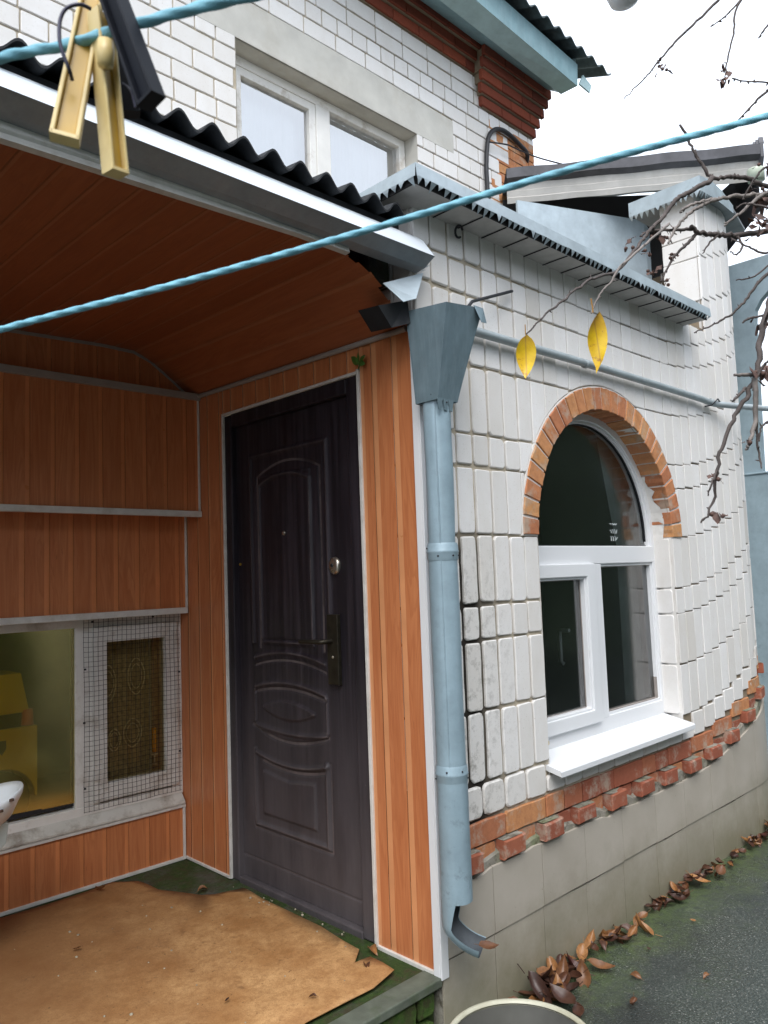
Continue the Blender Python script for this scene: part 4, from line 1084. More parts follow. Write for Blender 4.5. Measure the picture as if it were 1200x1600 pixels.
t.grid([[(3.96, y, z) for y, z in inn], [(4.02, y, z) for y, z in inn]], 0, .5, False); t.grid([[(3.96, y, z) for y, z in outr], [(4.02, y, z) for y, z in outr]], 0, .5, False)
t.build('arch_frame', GATE, gt)
t = MB(); t.box((3.975, -2.72, .0), (4.005, -1.76, 1.9)); t.build('gate_leaf', GATE, gt)

# ------------------------------------------------------------------ sheet of hardboard on the porch floor
zpx = [(0, 268), (120, 232), (235, 196), (300, 172), (372, 170), (395, 178), (425, 192), (480, 198), (540, 206), (575, 204), (610, 196), (655, 187), (672, 196), (702, 215), (780, 252), (860, 290), (910, 322), (962, 352), (950, 388), (968, 380), (992, 372), (1025, 388), (1056, 408), (1000, 455), (930, 490), (820, 549)]
out = [at(a / 1.714, 1280 + b / 1.714, 2, .006) for a, b in zpx]
out += [Vector((-1.0, -1.62, .006)), Vector((-2.2, -1.56, .006)), Vector((-2.2, -.02, .006)), Vector((-1.2, -.06, .006))]
import bmesh
bm = bmesh.new(); f = bm.faces.new([bm.verts.new(p) for p in out]); bm.normal_update()
bmesh.ops.triangulate(bm, faces=[f]); bmesh.ops.subdivide_edges(bm, edges=[e for e in bm.edges if e.calc_length() > .1], cuts=5, use_grid_fill=True)
bmesh.ops.triangulate(bm, faces=bm.faces[:])
for v in bm.verts: v.co.z += .005 + .0035 * noise.noise(Vector((v.co.x * 3, v.co.y * 3, 1)))
me = bpy.data.meshes.new('hardboard_sheet'); bm.to_mesh(me); bm.free(); me.materials.append(HARD)
for p in me.polygons: p.use_smooth = True
o = bpy.data.objects.new('hardboard_sheet', me); COL.objects.link(o); md = o.modifiers.new('solid', 'SOLIDIFY'); md.thickness = .0035; md.offset = 1
tag(o, 'torn stained brown hardboard sheet lying on the mossy porch floor', 'floor sheet')

# ------------------------------------------------------------------ leaves
def leaf_mesh(name, L, W, curl, fold, seed, twist=0):
    rnd = random.Random(seed); mb = MB(); n = 10; rows = []
    for i in range(n + 1):
        s = i / n; wd = W * (math.sin(math.pi * min(1, s * 1.02) ** .8) ** .8 if 0 < s < 1 else .02) * .5
        bend = curl * (s - .5); cx = L * (s - .5); czz = L * .35 * curl * (s - .5) ** 2 * 2
        row = []
        for j in (-1, -.5, 0, .5, 1):
            yy = wd * j * (1 - .25 * abs(fold) * abs(j)); zz = czz + abs(j) * wd * fold + rnd.uniform(-1, 1) * W * .03
            a = twist * (s - .5); row.append((cx, yy * math.cos(a) - zz * math.sin(a), yy * math.sin(a) + zz * math.cos(a)))
        rows.append(row)
    mb.grid(rows, 0, .5, True); mb.tube([(-L * .5, 0, czz), (-L * .72, 0, czz + .1 * L * curl)], L * .012, 5)
    return mb
def make_leaf(name, mats, *a): 
    o = leaf_mesh(name, *a).build(name, mats); return o
def twig_leaf(px, py0, py1, k, tilt, label, seed, wf=.40, tw=.5):
    top = pk(px, py0, k); bot = pk(px + tilt, py1, k * 1.005); L = (top - bot).length
    o = make_leaf('yellow_leaf', YLEAF, L, L * wf, .75, .30, seed, tw)
    d = (bot - top).normalized(); view = (CAM - top).normalized(); y = d.cross(view).normalized() * -1; z = d.cross(y)
    o.matrix_world = Matrix(((d.x, y.x, z.x, 0), (d.y, y.y, z.y, 0), (d.z, y.z, z.z, 0), (0, 0, 0, 1)))
    o.location = (top + bot) / 2
    tag(o, label, 'leaf', 'yellow leaves left on the twigs')
    return o
l1 = twig_leaf(821, 524, 592, 1.02, 2, 'flat wide yellow leaf hanging by the gas pipe, nearer the downpipe', 3, .50, .4)
l2 = twig_leaf(927, 490, 582, 1.05, 14, 'narrow twisted yellow leaf with pink edge hanging over the arched window', 5, .36, 1.7)
src = [make_leaf('fallen_leaf', FLEAF, *a) for a in ((.085, .05, 1.2, .5, 11), (.07, .045, -.9, .7, 12, .6), (.095, .045, 1.6, .9, 13, 1.0), (.06, .042, .6, .3, 14))]
for s_ in src: tag(s_, 'curled brown dry leaf in the drift of leaves along the foot of the tiled plinth', 'fallen leaf', 'fallen leaves along the plinth')
used = set()
def put_leaf(x, y, z, sc_, up=0.0, i=None):
    i = random.randrange(4) if i is None else i
    o = src[i] if i not in used else src[i].copy()
    if i in used: COL.objects.link(o)
    used.add(i)
    o.location = (x, y, z); o.rotation_euler = (random.uniform(-.5, .5), random.uniform(-.4, .4) - up, random.uniform(0, 6.28)); o.scale = (sc_,) * 3
G = -.215
for k in range(28):
    x = random.gauss(.50, .10); y = -1.655 - abs(random.gauss(0, .055)); h = max(0, .085 * (1 - abs(x - .48) / .22) * (1 - (abs(y) - 1.64) / .2))
    put_leaf(x, y, G + .012 + random.uniform(0, 1) * h, random.uniform(1.0, 1.5), random.choice((0, 0, .5, 1.1)))
for k in range(100):
    s = random.random(); x = .62 + 2.35 * s ** 1.15
    y = -1.645 - abs(random.gauss(0, .026 + .018 * (math.sin(x * 7) > .3)))
    put_leaf(x, y, G + .010 + random.uniform(0, .028), random.uniform(.6, 1.2), random.choice((0, 0, .4)))
for x, y in ((.78, -1.86), (1.0, -1.80), (.60, -1.95), (1.35, -1.82), (.95, -2.05), (2.0, -1.95), (1.7, -2.1)): put_leaf(x, y, G + .010, random.uniform(.4, .7))
# debris on the porch floor
deb = [(-.045, -1.34, .8, 'small brown leaf lying on moss beside the door frame corner'), (-.13, -1.40, .6, 'torn dark leaf curled at the outer end of the door threshold'), (-.16, -.42, .7, 'brown leaf lying in the mossy corner left of the door')]
for x, y, s_, lb in deb:
    o = src[1].copy(); COL.objects.link(o); del o['group']; o.location = (x, y, .012); o.rotation_euler = (.1, .1, x * 40); o.scale = (s_,) * 3; o['label'] = lb
o = src[3].copy(); COL.objects.link(o); del o['group']; o['label'] = 'wet brown leaf caught in the cut shoe of the downpipe'; o.location = (.040, -1.785, .128); o.rotation_euler = (.2, .1, -.6); o.scale = (1.1,) * 3
for (px, py, i, s_, lb) in ((155, 1390, 0, .8, 'crumpled pale leaf scrap on the hardboard by the back wall'), (120, 1482, 3, .55, 'grey leaf scrap on the hardboard near the left edge'), (604, 1432, 1, .35, 'small dark leaf scrap beside the door threshold edge of the hardboard'), (355, 1562, 3, .30, 'tiny dark leaf scrap in the middle front of the hardboard'), (488, 1556, 1, .38, 'dark green leaf scrap near the torn front corner of the hardboard'), (300, 1515, 3, .26, 'tiny curled leaf scrap in the middle of the hardboard')):
    p = at(px, py, 2, .022); o = src[i].copy(); COL.objects.link(o); del o['group']; o['label'] = lb; o.location = p; o.rotation_euler = (.3, .2, px * .7); o.scale = (s_,) * 3
crumb = MB()
for k in range(46):
    x, y = (random.uniform(-.9, -.15), random.uniform(-1.5, -.3))
    if x > -.2 or random.random() < .5: x, y = random.uniform(-.10, -.02), random.uniform(-1.3, -.45)
    r = random.uniform(.002, .006); crumb.lathe((x, y, .012), [(.0001, r * .7), (r, r * .3), (r * .8, -r), (.0001, -r)], 5)
tag(crumb.build('crumbs', simple('pale_crumbs', (.30, .27, .2), .9, var=.5, scale=40)), 'scattered pale crumbs and grit on the porch floor', 'debris', kind='stuff')
# green sprig above the door
spg = thing('green_sprig', 'small green sprig growing out above the door corner', 'plant', (-.02, -1.31, 2.06))
for a, s_ in ((40, .05), (150, .045), (95, .04), (200, .035)):
    L = s_; o = leaf_mesh('leaf', L, L * .7, .5, .2, int(a)).build('leaf', GREEN, spg); o.location = (-.012, -.035 + .025 * math.cos(R_(a)), .015 + .02 * math.sin(R_(a))); o.rotation_euler = (R_(70), R_(-a), R_(90))
t = MB(); t.tube([(-.015, -1.33, 2.055), (-.016, -1.345, 2.075), (-.018, -1.37, 2.10)], .002, 5); t.build('stem', GREEN, spg)

# ------------------------------------------------------------------ bucket
bk = thing('bucket', 'cream rimmed plastic bucket standing on wet asphalt in the foreground', 'bucket', (-.274, -2.135, G))
t = MB(); t.lathe((-.274, -2.135, G), [(.0001, .0), (.135, .0), (.14, .008), (.178, .325)], 48); t.lathe((-.274, -2.135, G), [(.176, .325), (.136, .012), (.0001, .010)], 48, 1); t.build('body', [CREAM, BUCKIN], bk)
t = MB(); t.lathe((-.274, -2.135, G), [(.177, .312), (.184, .314), (.189, .322), (.190, .332), (.186, .337), (.178, .337), (.174, .330)], 64); t.build('rim', CREAM, bk)
t = MB(); P = [Vector((-.274 + .195 * math.cos(R_(a)) * .3 - .195 * math.cos(R_(a)) * .95, -2.135 - .195 * math.sin(R_(a)) , G + .30 - .10 * math.sin(R_(a)))) for a in range(0, 181, 10)]
P = [Vector((-.274 + .19 * math.cos(R_(a)), -2.135 - .205 * math.sin(R_(a)), G + .315 - .19 * math.sin(R_(a)))) for a in range(0, 181, 10)]
t.tube(P, .0025, 6); t.build('handle', WIRE, bk)

# ------------------------------------------------------------------ washbasin at the left edge
wb = thing('washbasin', 'chipped white enamel washbasin on a slanting pale leg in front of porch window', 'washbasin', (-1.20, -.50, 0))
t = MB(); cxw, cyw = -1.115, -.50; rows = []
for f, z in ((.0, .46), (.55, .47), (.80, .505), (.90, .545), (.98, .560), (1.0, .552), (.985, .535), (.93, .515), (.82, .472), (.5, .445), (0, .44)):
    rows.append([(cxw + .195 * f * math.cos(R_(a)) * (1 + .03 * math.cos(R_(a * 4))), cyw + .15 * f * math.sin(R_(a)) * (1 + .03 * math.cos(R_(a * 4))), z + .042 + .018 * f * math.cos(R_(a * 2)) * (f > .8)) for a in range(0, 360, 8)])
t.grid(rows, 0, .5, True, True); t.build('basin', ENAM, wb)
t = MB()
for a, f, z in ((-62, .955, .527), (12, .985, .556), (28, .985, .557), (-48, .97, .55)):
    c = Vector((cxw + .197 * f * math.cos(R_(a)), cyw + .152 * f * math.sin(R_(a)), z + .042)); t.lathe(c, [(.0001, .004), (.008, .003), (.009, -.004), (.0001, -.005)], 9)
t.build('rust_chip', RUST, wb)
t = MB(); t.prism([(cxw - .05, cyw - .03, .50), (cxw + .148, cyw - .03, .50), (cxw + .140, cyw - .03, .43), (cxw - .02, cyw - .03, .30), (cxw - .16, cyw - .03, .0), (cxw - .28, cyw - .03, .0)], (0, .06, 0)); t.build('post', simple('pale_green_post', (.50, .56, .54), .5), wb, bevel=.006)

# ------------------------------------------------------------------ behind the porch panes
tk = thing('toy_truck', 'yellow toy truck standing inside behind the left porch window pane', 'toy truck', (-.85, .25, .30))
t = MB()
def arcw(x0, x1, z0, z1, wc, wr):
    p = [(x0, z0)] + [(wc - wr * math.cos(R_(a)), z0 + wr * math.sin(R_(a))) for a in range(0, 181, 15)] + [(x1, z0), (x1, z1), (x0, z1)]
    return p
t.prism([(x, .13, z) for x, z in arcw(-1.35, -.635, .40, .70, -.78, .135)], (0, .22, 0)); t.build('body', YEL, tk, bevel=.006)
t = MB(); t.prism([(-1.05, .14, .76), (-.665, .14, .76), (-.70, .14, .93), (-1.05, .14, .93)], (0, .20, 0)); t.build('cab', YEL, tk, bevel=.006)
t = MB(); t.prism([(-1.04, .15, .70), (-.66, .15, .70), (-.665, .15, .76), (-1.04, .15, .76)], (0, .18, 0)); t.build('windscreen', simple('toy_dark_window', (.10, .09, .02), .2), tk)
t = MB(); t.lathe((0, 0, 0), [(.0001, .03), (.115, .03), (.12, .02), (.12, -.02), (.0001, -.02)], 24); o = t.build('wheel', BLACK, tk); o.rotation_euler = (R_(90), 0, 0); o.location = tuple(Vector((-.78, .17, .40)) - Vector((-.85, .25, .30)))
t = MB(); t.lathe((-.672, .15, .745), [(.0001, .03), (.022, .025), (.026, -.04), (.0001, -.04)], 14); t.build('lamp', ORNG, tk)
t = MB(); t.prism([(-.80, .128, .655), (-.765, .128, .655), (-.765, .128, .62), (-.782, .128, .595), (-.80, .128, .62)], (0, .004, 0)); t.build('badge', simple('grey_badge', (.16, .17, .12), .4), tk)
sy = thing('syringe', 'orange syringe standing on the inside sill behind the screened pane', 'syringe', (-.118, .075, .44))
t = MB(); t.lathe((-.118, .075, .50), [(.0001, .0), (.009, 0), (.010, .02), (.010, .11), (.0001, .112)], 14); t.build('barrel', simple('amber_plastic', (.85, .42, .03), .25), sy)
t = MB(); t.lathe((-.118, .075, .485), [(.0001, 0), (.018, .002), (.018, .010), (.0001, .012)], 14); t.lathe((-.118, .075, .45), [(.0001, 0), (.004, 0), (.004, .036), (.0001, .037)], 10); t.lathe((-.118, .075, .44), [(.0001, 0), (.012, .001), (.012, .006), (.0001, .007)], 14); t.build('plunger', simple('clear_pale_plastic', (.75, .72, .66), .25), sy)
lc = MB()
for i in range(40):
    x = -.40 + .0085 * i; f = lambda k: .125 + .010 * math.sin(k * .9)
    lc.face([(x, f(i), .30), (x + .0085, f(i + 1), .30), (x + .0085, f(i + 1), 1.10), (x, f(i), 1.10)], 0, .5, True)
lo_ = lc.build('lace_curtain', simple('faded_brown_net', (.46, .37, .25), .9, var=.35, scale=60)); tag(lo_, 'faded brown lace curtain with oval motifs behind the screened sash', 'curtain')
mt = MB()
def oval(cx, cz_, a, b, n=20, wd=.006):
    for w_, fac in ((wd, 1), (wd * .7, .68)):
        P = [Vector((cx + a * fac * math.cos(2 * math.pi * i / n) * (1 - .25 * abs(math.sin(2 * math.pi * i / n)) ** 3), .108, cz_ + b * fac * math.sin(2 * math.pi * i / n))) for i in range(n + 1)]
        mt.tube(P, w_ * .5, 5)
oval(-.328, .84, .038, .085); oval(-.19, .86, .042, .085); oval(-.21, .60, .045, .065); oval(-.30, .58, .03, .05)
for i in range(7): mt.tube([(-.20 + .011 * i, .108, .95), (-.20 + .011 * i, .108, 1.08)], .0015, 4)
mt.build('motif', LACE, lo_)

# ------------------------------------------------------------------ clothes lines and pegs
def rope(name, P, r, label, turns=150):
    P = smooth([Vector(p) for p in P], 90); mb = MB(); rows = []; n = len(P); seg = 12; acc = 0
    N = (P[1] - P[0]).orthogonal().normalized()
    for k in range(n):
        T = (P[min(k + 1, n - 1)] - P[max(k - 1, 0)]).normalized(); N = (N - T * N.dot(T)).normalized(); B = T.cross(N)
        if k: acc += (P[k] - P[k - 1]).length
        ph = acc / (r * 3.3) * math.pi
        rows.append([P[k] + (N * math.cos(2 * math.pi * j / seg) + B * math.sin(2 * math.pi * j / seg)) * r * (.78 + .08 * noise.noise(P[k] * 160) + .30 * abs(math.cos(1.5 * (2 * math.pi * j / seg) - ph * .5))) for j in range(seg)])
    mb.grid(rows, 0, .5, True, True)
    return tag(mb.build(name, ROPE), label, 'clothesline')
rope('clothesline', [pk(-700, 690, .62), pk(-300, 600, .56), pk(0, 515, .52), pk(300, 437, .50), pk(600, 352, .485), pk(900, 262, .475), pk(1200, 181, .47), pk(1500, 100, .47), pk(2100, -60, .50)], .0022, 'pale blue twisted clothesline crossing the whole view in front of the hopper')
rope('clothesline', [pk(-500, 245, .42), pk(-200, 152, .38), pk(0, 91, .345), pk(105, 70, .335), pk(205, 40, .33), pk(380, -4, .325), pk(700, -70, .33), pk(1300, -190, .36)], .0023, 'blue twisted clothesline at upper left with two clothes pegs on it')
def bar(mb, A, B, w0, w1, th, side, m=0, mw=1, hollow=True):
    """H-section peg half from A to B; side = width direction"""
    D = (B - A).normalized(); S = (side - D * side.dot(D)).normalized(); Tn = D.cross(S)
    n = 8
    def ln_(s, t_): return [A.lerp(B, i / n) + S * (s * (w0 + (w1 - w0) * i / n)) + Tn * t_ for i in range(n + 1)]
    rim = .16
    for s0, s1, ta, tb, mm in ((-.5, -.5 + rim, -th, th, m), (.5 - rim, .5, -th, th, m), (-.5 + rim, .5 - rim, -th * .25, th * .25, mw)):
        c = [ln_(s0, ta), ln_(s1, ta), ln_(s1, tb), ln_(s0, tb)]
        mb.grid(c + [c[0]], mm, .5, False)
        mb.face([r[0] for r in c], mm); mb.face([r[-1] for r in c][::-1], mm)
    c = [A.lerp(B, .985) + S * s * w1 + Tn * t_ for s, t_ in ((-.5, -th), (.5, -th), (.5, th), (-.5, th))]; d = [p + D * (B - A).length * .02 for p in c]
    mb.grid([c, d], m, .5, False, True); mb.face(d, m)
def V(px, py, k): return pk(px, py, k)
pg = thing('clothes_peg', 'yellowed ivory plastic clothes peg clipped on the upper clothesline', 'clothes peg', V(160, 80, .33))
sideA = CR * .95 + CF * .35
t = MB(); bar(t, V(152, -45, .345), V(101, 218, .322), .0090, .0118, .0032, sideA, 0, 1)
t.build('jaw', [IVORY, IVORD], pg, bevel=.0005)
t = MB(); bar(t, V(157, 20, .335), V(181, 271, .335), .0080, .0085, .0040, CR * .6 + CF * .8, 0, 1); t.build('jaw', [IVORY, IVORD], pg, bevel=.0005)
t = MB(); c = V(165, 82, .328)
t.lathe(c, [(.0001, .006), (.0032, .005), (.0036, 0), (.0032, -.006), (.0001, -.007)], 12); t.build('pivot', IVORY, pg)
t = MB(); t.tube(smooth([V(142, 14, .325), V(125, 7, .322), V(104, 13, .320), V(94, 32, .319), V(93, 62, .318), V(99, 85, .318), V(108, 108, .319), V(113, 125, .323)], 6), .0008, 8); t.build('spring', WIRE, pg)
pb = thing('clothes_peg', 'black plastic clothes peg clipped on the upper clothesline', 'clothes peg', V(190, 60, .33))
t = MB(); bar(t, V(160, -50, .330), V(236, 158, .322), .0090, .0105, .0040, CR * .8 - CF * .5, 0, 0); t.build('jaw', [BPEG, BPEG], pb, bevel=.0005)
t = MB(); bar(t, V(178, -30, .350), V(202, 178, .352), .0085, .0095, .0040, CR * .9 + CF * .3, 0, 0); t.build('jaw', [BPEG, BPEG], pb, bevel=.0005)
t = MB(); bar(t, V(158, 60, .352), V(163, 160, .356), .0060, .0058, .0030, CR, 0, 0); t.build('pivot', [BRPEG, BRPEG], pb, bevel=.0005)
t = MB(); t.tube(smooth([V(196, 36, .335), V(206, 27, .333), V(209, 36, .333), V(204, 48, .336)], 5), .0005, 6); t.tube(smooth([V(192, 130, .345), V(199, 135, .34), V(206, 146, .335), V(211, 168, .334)], 5), .0005, 6); t.build('spring', WIRE, pb)

# lamp bowl at the top edge
lp = thing('yard_lamp', 'pale round lamp bowl hanging at the top edge against the sky', 'lamp', V(974, -10, 2.4))
t = MB(); c = V(974, -14, 2.4); t.lathe(c, [(.0001, -.052), (.02, -.050), (.042, -.035), (.052, -.008), (.053, .012), (.0001, .02)], 32); t.build('bowl', LAMPM, lp)
t = MB(); t.tube([c + Vector((0, 0, .015)), c + Vector((0, 0, .12)), c + Vector((.02, .01, .9)), c + Vector((.3, .2, 1.6))], .008, 8); t.lathe(c + Vector((0, 0, .015)), [(.055, 0), (.05, .02), (.02, .05), (.0001, .06)], 24); t.build('bracket', DKMET, lp)

# ------------------------------------------------------------------ bare garden tree on the right
tr = thing('garden_tree', 'bare fruit tree with dry clusters reaching in from the right edge', 'tree', (-.10, -3.35, G))
hub = Vector((-.25, -3.10, 1.75)); trunk = MB()
P = smooth([Vector((-.10, -3.35, G)), Vector((-.12, -3.30, .5)), Vector((-.16, -3.22, 1.1)), hub, Vector((-.35, -3.0, 2.3)), Vector((-.30, -2.95, 2.9)), Vector((-.4, -2.9, 3.5))], 8)
trunk.tube(P, [.065 - .05 * i / (len(P) - 1) for i in range(len(P))], 12); trunk.build('trunk', BARK, tr)
rb = random.Random(4)
def branch(pts, r0, r1, mat=BARK, root=None, buds=True):
    Q = [V(x, y, k) for x, y, k in pts]
    if root is not None: Q = [root] + Q
    P = smooth(Q, 7); n = len(P)
    for i in range(1, n - 1): P[i] = P[i] + Vector((rb.uniform(-1, 1), rb.uniform(-1, 1), rb.uniform(-1, 1))) * min(.0022, r0 * .35)
    mb = MB(); mb.tube(P, [r0 + (r1 - r0) * i / (n - 1) + rb.uniform(-.08, .14) * r1 for i in range(n)], 8)
    if buds:
        for i in range(2, n - 1, 3):
            d = Vector((rb.uniform(-1, 1), rb.uniform(-1, 1), rb.uniform(-1, 1))).normalized(); L = rb.uniform(.002, .008)
            mb.tube([P[i], P[i] + d * L * .6, P[i] + d * L], [r1 * .9, r1 * .9, r1 * .25], 5)
    return mb.build('branch', mat, tr)
up = Vector((-.36, -2.97, 2.45)); lowp = hub
branch([(1330, 345, 1.42), (1200, 360, 1.36), (1151, 367, 1.33), (1122, 366, 1.32), (1090, 363, 1.30), (1080, 352, 1.29)], .0058, .0030, root=hub)
branch([(1090, 364, 1.30), (1072, 382, 1.29), (1050, 406, 1.28), (1032, 440, 1.27)], .0032, .0012)
branch([(1082, 358, 1.30), (1055, 359, 1.29), (1017, 361, 1.28), (1000, 369, 1.27)], .0030, .0013)
branch([(1310, 330, 1.44), (1200, 292, 1.38), (1162, 277, 1.36), (1140, 276, 1.35), (1112, 277, 1.34), (1094, 253, 1.34), (1081, 229, 1.34), (1062, 195, 1.34)], .0052, .0018, root=hub)
branch([(1114, 278, 1.34), (1100, 288, 1.33), (1072, 303, 1.32), (1052, 317, 1.31), (1031, 345, 1.29), (1013, 362, 1.27), (1000, 380, 1.25), (965, 422, 1.18), (923, 436, 1.12), (885, 466, 1.07), (850, 494, 1.04), (822, 522, 1.02)], .0045, .0010)
branch([(1300, 300, 1.30), (1200, 303, 1.28), (1153, 306, 1.27), (1118, 311, 1.26), (1096, 315, 1.26), (1076, 322, 1.25), (1062, 332, 1.25)], .0042, .0017, BARKL, root=hub)
branch([(1118, 312, 1.26), (1096, 321, 1.26), (1074, 336, 1.25), (1057, 356, 1.25), (1044, 380, 1.24)], .0035, .0016, BARKL)
branch([(1260, 270, 1.25), (1200, 299, 1.22), (1168, 323, 1.21), (1151, 338, 1.2), (1131, 353, 1.2)], .0040, .0016, BARKL, root=hub)
branch([(1045, 350, 1.22), (1010, 380, 1.15), (971, 415, 1.10), (955, 440, 1.08), (937, 460, 1.06), (924, 490, 1.05)], .0022, .0010, BARKL)
branch([(1290, 300, 1.10), (1230, 400, 1.08), (1200, 481, 1.06), (1189, 527, 1.05), (1182, 583, 1.04), (1165, 621, 1.03), (1137, 674, 1.02), (1121, 733, 1.01), (1116, 782, 1.01), (1095, 817, 1.0)], .0058, .0012, root=hub)
branch([(1240, 586, 1.05), (1182, 586, 1.04), (1147, 586, 1.03)], .0034, .0020, BARKL)
branch([(1179, 590, 1.03), (1181, 646, 1.03), (1172, 688, 1.02), (1166, 703, 1.02)], .0040, .0016, BARKL)
branch([(1181, 646, 1.03), (1184, 695, 1.03), (1190, 732, 1.02)], .0022, .0010)
branch([(1165, 606, 1.03), (1150, 622, 1.02), (1146, 626, 1.02)], .0022, .0012)
branch([(1120, 735, 1.01), (1112, 755, 1.0), (1106, 775, 1.0)], .0018, .0008)
branch([(1300, 380, 1.3), (1200, 429, 1.26), (1172, 460, 1.25), (1147, 488, 1.24), (1116, 506, 1.23), (1085, 520, 1.22)], .0036, .0009, root=hub)
branch([(1210, 490, 1.12), (1172, 497, 1.11), (1160, 505, 1.11)], .0020, .0012)
branch([(1310, 280, 1.3), (1200, 415, 1.20), (1150, 438, 1.19)], .0024, .0009, root=hub)
branch([(1300, 90, 1.5), (1250, 60, 1.5), (1180, -60, 1.5), (1123, 0, 1.5), (1067, 54, 1.48), (1033, 90, 1.47), (1012, 117, 1.46), (975, 154, 1.45)], .0045, .0008, root=up)
branch([(1300, -40, 1.55), (1230, -60, 1.52), (1158, 0, 1.5), (1146, 54, 1.49), (1135, 100, 1.48), (1133, 128, 1.48)], .0034, .0010, root=up)
branch([(1144, 122, 1.5), (1165, 127, 1.5), (1200, 129, 1.5), (1300, 140, 1.52)], .0012, .0018)
branch([(1154, 187, 1.5), (1178, 162, 1.5), (1200, 142, 1.5), (1320, 60, 1.52)], .0011, .0030)
branch([(1110, 42, 1.5), (1130, 28, 1.5), (1150, 8, 1.5), (1200, -50, 1.5)], .0009, .0022)
branch([(1185, 60, 1.5), (1195, 45, 1.5), (1230, 0, 1.5)], .0010, .002)
for pts in ([(1230, 330, 1.2), (1190, 322, 1.2), (1165, 318, 1.2), (1150, 326, 1.2)], [(1240, 380, 1.15), (1198, 395, 1.15), (1170, 386, 1.15), (1142, 372, 1.16)], [(1230, 250, 1.2), (1195, 262, 1.2), (1172, 290, 1.2), (1160, 312, 1.2)],
            [(1240, 540, 1.0), (1205, 560, 1.02), (1188, 580, 1.03), (1176, 610, 1.03)], [(1230, 640, 1.0), (1204, 655, 1.0), (1190, 668, 1.0), (1186, 690, 1.0)], [(1240, 460, 1.0), (1208, 480, 1.02), (1195, 505, 1.05), (1188, 540, 1.05)],
            [(1122, 367, 1.32), (1108, 380, 1.31), (1098, 396, 1.3)], [(1151, 367, 1.33), (1160, 385, 1.32), (1150, 398, 1.31), (1141, 392, 1.31)]):
    branch(pts, .0022, .0009)
cn = 0
for (px, py, k, s_, nlf) in ((1033, 102, 1.47, .020, 9), (1133, 120, 1.48, .020, 9), (1041, 360, 1.29, .020, 7), (1049, 398, 1.28, .012, 4), (985, 378, 1.25, .018, 8), (1020, 425, 1.27, .014, 6), (1042, 442, 1.27, .012, 4), (1186, 582, 1.04, .020, 10), (1118, 806, 1.01, .016, 6), (1117, 745, 1.01, .010, 5), (1185, 350, 1.25, .030, 12), (1192, 300, 1.3, .030, 12), (1198, 255, 1.3, .022, 8), (1192, 500, 1.1, .018, 5), (1012, 395, 1.26, .012, 5), (1022, 367, 1.27, .008, 3), (1170, 690, 1.02, .008, 3)):
    mb = MB(); c = V(px, py, k); rq = random.Random(px)
    for i in range(nlf):
        d = Vector((rq.uniform(-1, 1), rq.uniform(-1, 1), rq.uniform(-1.3, .7))); a = c + d * s_ * .5; e = Vector((rq.uniform(-1, 1), rq.uniform(-1, 1), rq.uniform(-1, .5))).normalized(); f_ = e.orthogonal().normalized()
        L = s_ * rq.uniform(.5, 1.1); W = L * rq.uniform(.18, .36)
        mb.grid([[a, a], [a + e * L * .4 + f_ * W, a + e * L * .4 - f_ * W + Vector((0, 0, W * .5))], [a + e * L * .8 + f_ * W * .6 - Vector((0, 0, W)), a + e * L * .8 - f_ * W * .6], [a + e * L, a + e * L]], 0, .5, False)
        if i % 3 == 0: mb.lathe(a, [(.0001, .003), (.003, .001), (.0028, -.002), (.0001, -.0035)], 7)
    mb.build('withered_cluster', DRY, tr)
# twig from the lower rope area carrying the first yellow leaf ends at its stem

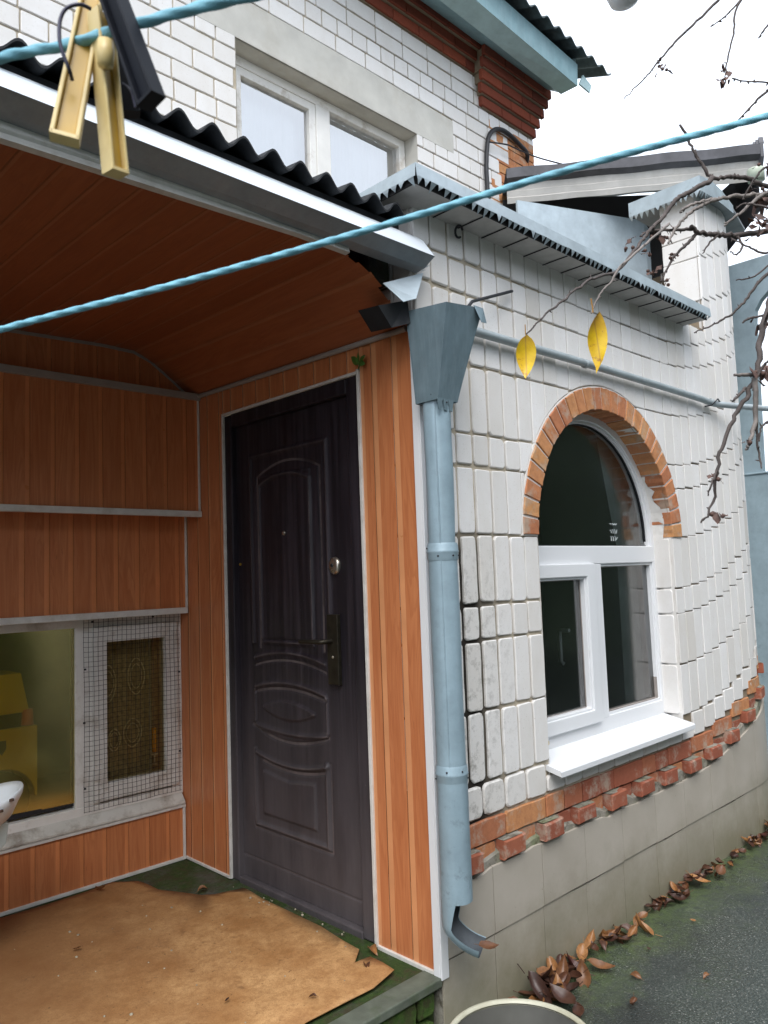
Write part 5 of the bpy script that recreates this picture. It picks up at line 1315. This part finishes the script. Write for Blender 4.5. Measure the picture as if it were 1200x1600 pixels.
# ------------------------------------------------------------------ behind the viewer: hedge added to block low sky, yard wall seen in the panes
hg = thing('sky_block_hedge', 'tall dark evergreen hedge added unseen across the yard to block low sky, mirrored in the glass', 'hedge', (4, -9, G))
mb = MB(); rh = random.Random(9)
def hedge_run(mb, p, q, hh, cnt, th=1.0, ls=1.0):
    p = Vector(p); q = Vector(q); D = q - p; L = D.length; D.normalize(); Nn = Vector((-D.y, D.x, 0))
    for k in range(cnt):
        u = rh.random() * L; top = hh + .6 * math.sin(u * 1.3) + .35 * math.sin(u * 3.1)
        z = G + top * rh.random() ** .8; a = p + D * u + Nn * (rh.uniform(-.5, .5) * th + .25 * math.sin(u * 2 + z)); a.z = z
        d = Vector((rh.uniform(-1, 1), rh.uniform(-1, 1), rh.uniform(-.8, .8))).normalized() * rh.uniform(.07, .16) * ls; e = d.orthogonal().normalized() * rh.uniform(.03, .07) * ls
        mb.face([a - d, a + e, a + d, a - e], 0, rh.random())
    c = [p - Nn * .15, q - Nn * .15, q + Nn * .15, p + Nn * .15]
    mb.prism([Vector((v.x, v.y, G)) for v in c], (0, 0, hh - .1))
hedge_run(mb, (-7, -7.4, 0), (9, -7.4, 0), 4.6, 9000); mb.build('foliage', HEDGE, hg)
h2 = thing('conifer_row', 'row of tall dark conifers beyond the gate, mirrored in the arched window', 'trees', (9, -4, G))
mb = MB(); hedge_run(mb, (8.2, -1.4, 0), (11.5, -9.4, 0), 9.5, 40000, 1.6, .55); mb.build('foliage', HEDGE, h2)

yw_ = MB()
for r in range(14):
    u = .55 + .12 * (r % 2)
    while u < 4.2:
        yw_.box((u + .005, -5.62, G + .10 * r + .005), (min(u + .25, 4.2) - .005, -5.5, G + .10 * r + .095), 0, random.random()); u += .25
yw_.box((.57, -5.62, G), (4.19, -5.515, G + 1.40), 1)
tag(yw_.build('yard_wall', [BRICK, MORTAR]), 'low white brick yard wall behind the viewer, mirrored in the brown porch pane', 'wall')
b_ = MB(); rh = random.Random(3)
for k in range(2600):
    d0 = Vector((rh.gauss(0, 1), rh.gauss(0, 1), rh.gauss(0, 1))).normalized() * rh.uniform(.55, 1) ; a = Vector((.15 + d0.x * .42, -5.2 + d0.y * .4, .40 + d0.z * .65))
    d = Vector((rh.uniform(-1, 1), rh.uniform(-1, 1), rh.uniform(-.8, .8))).normalized() * rh.uniform(.03, .06); e = d.orthogonal().normalized() * .02
    b_.face([a - d, a + e, a + d, a - e])
tag(b_.build('bush', GREEN), 'green bush beside the low yard wall behind the viewer', 'bush')
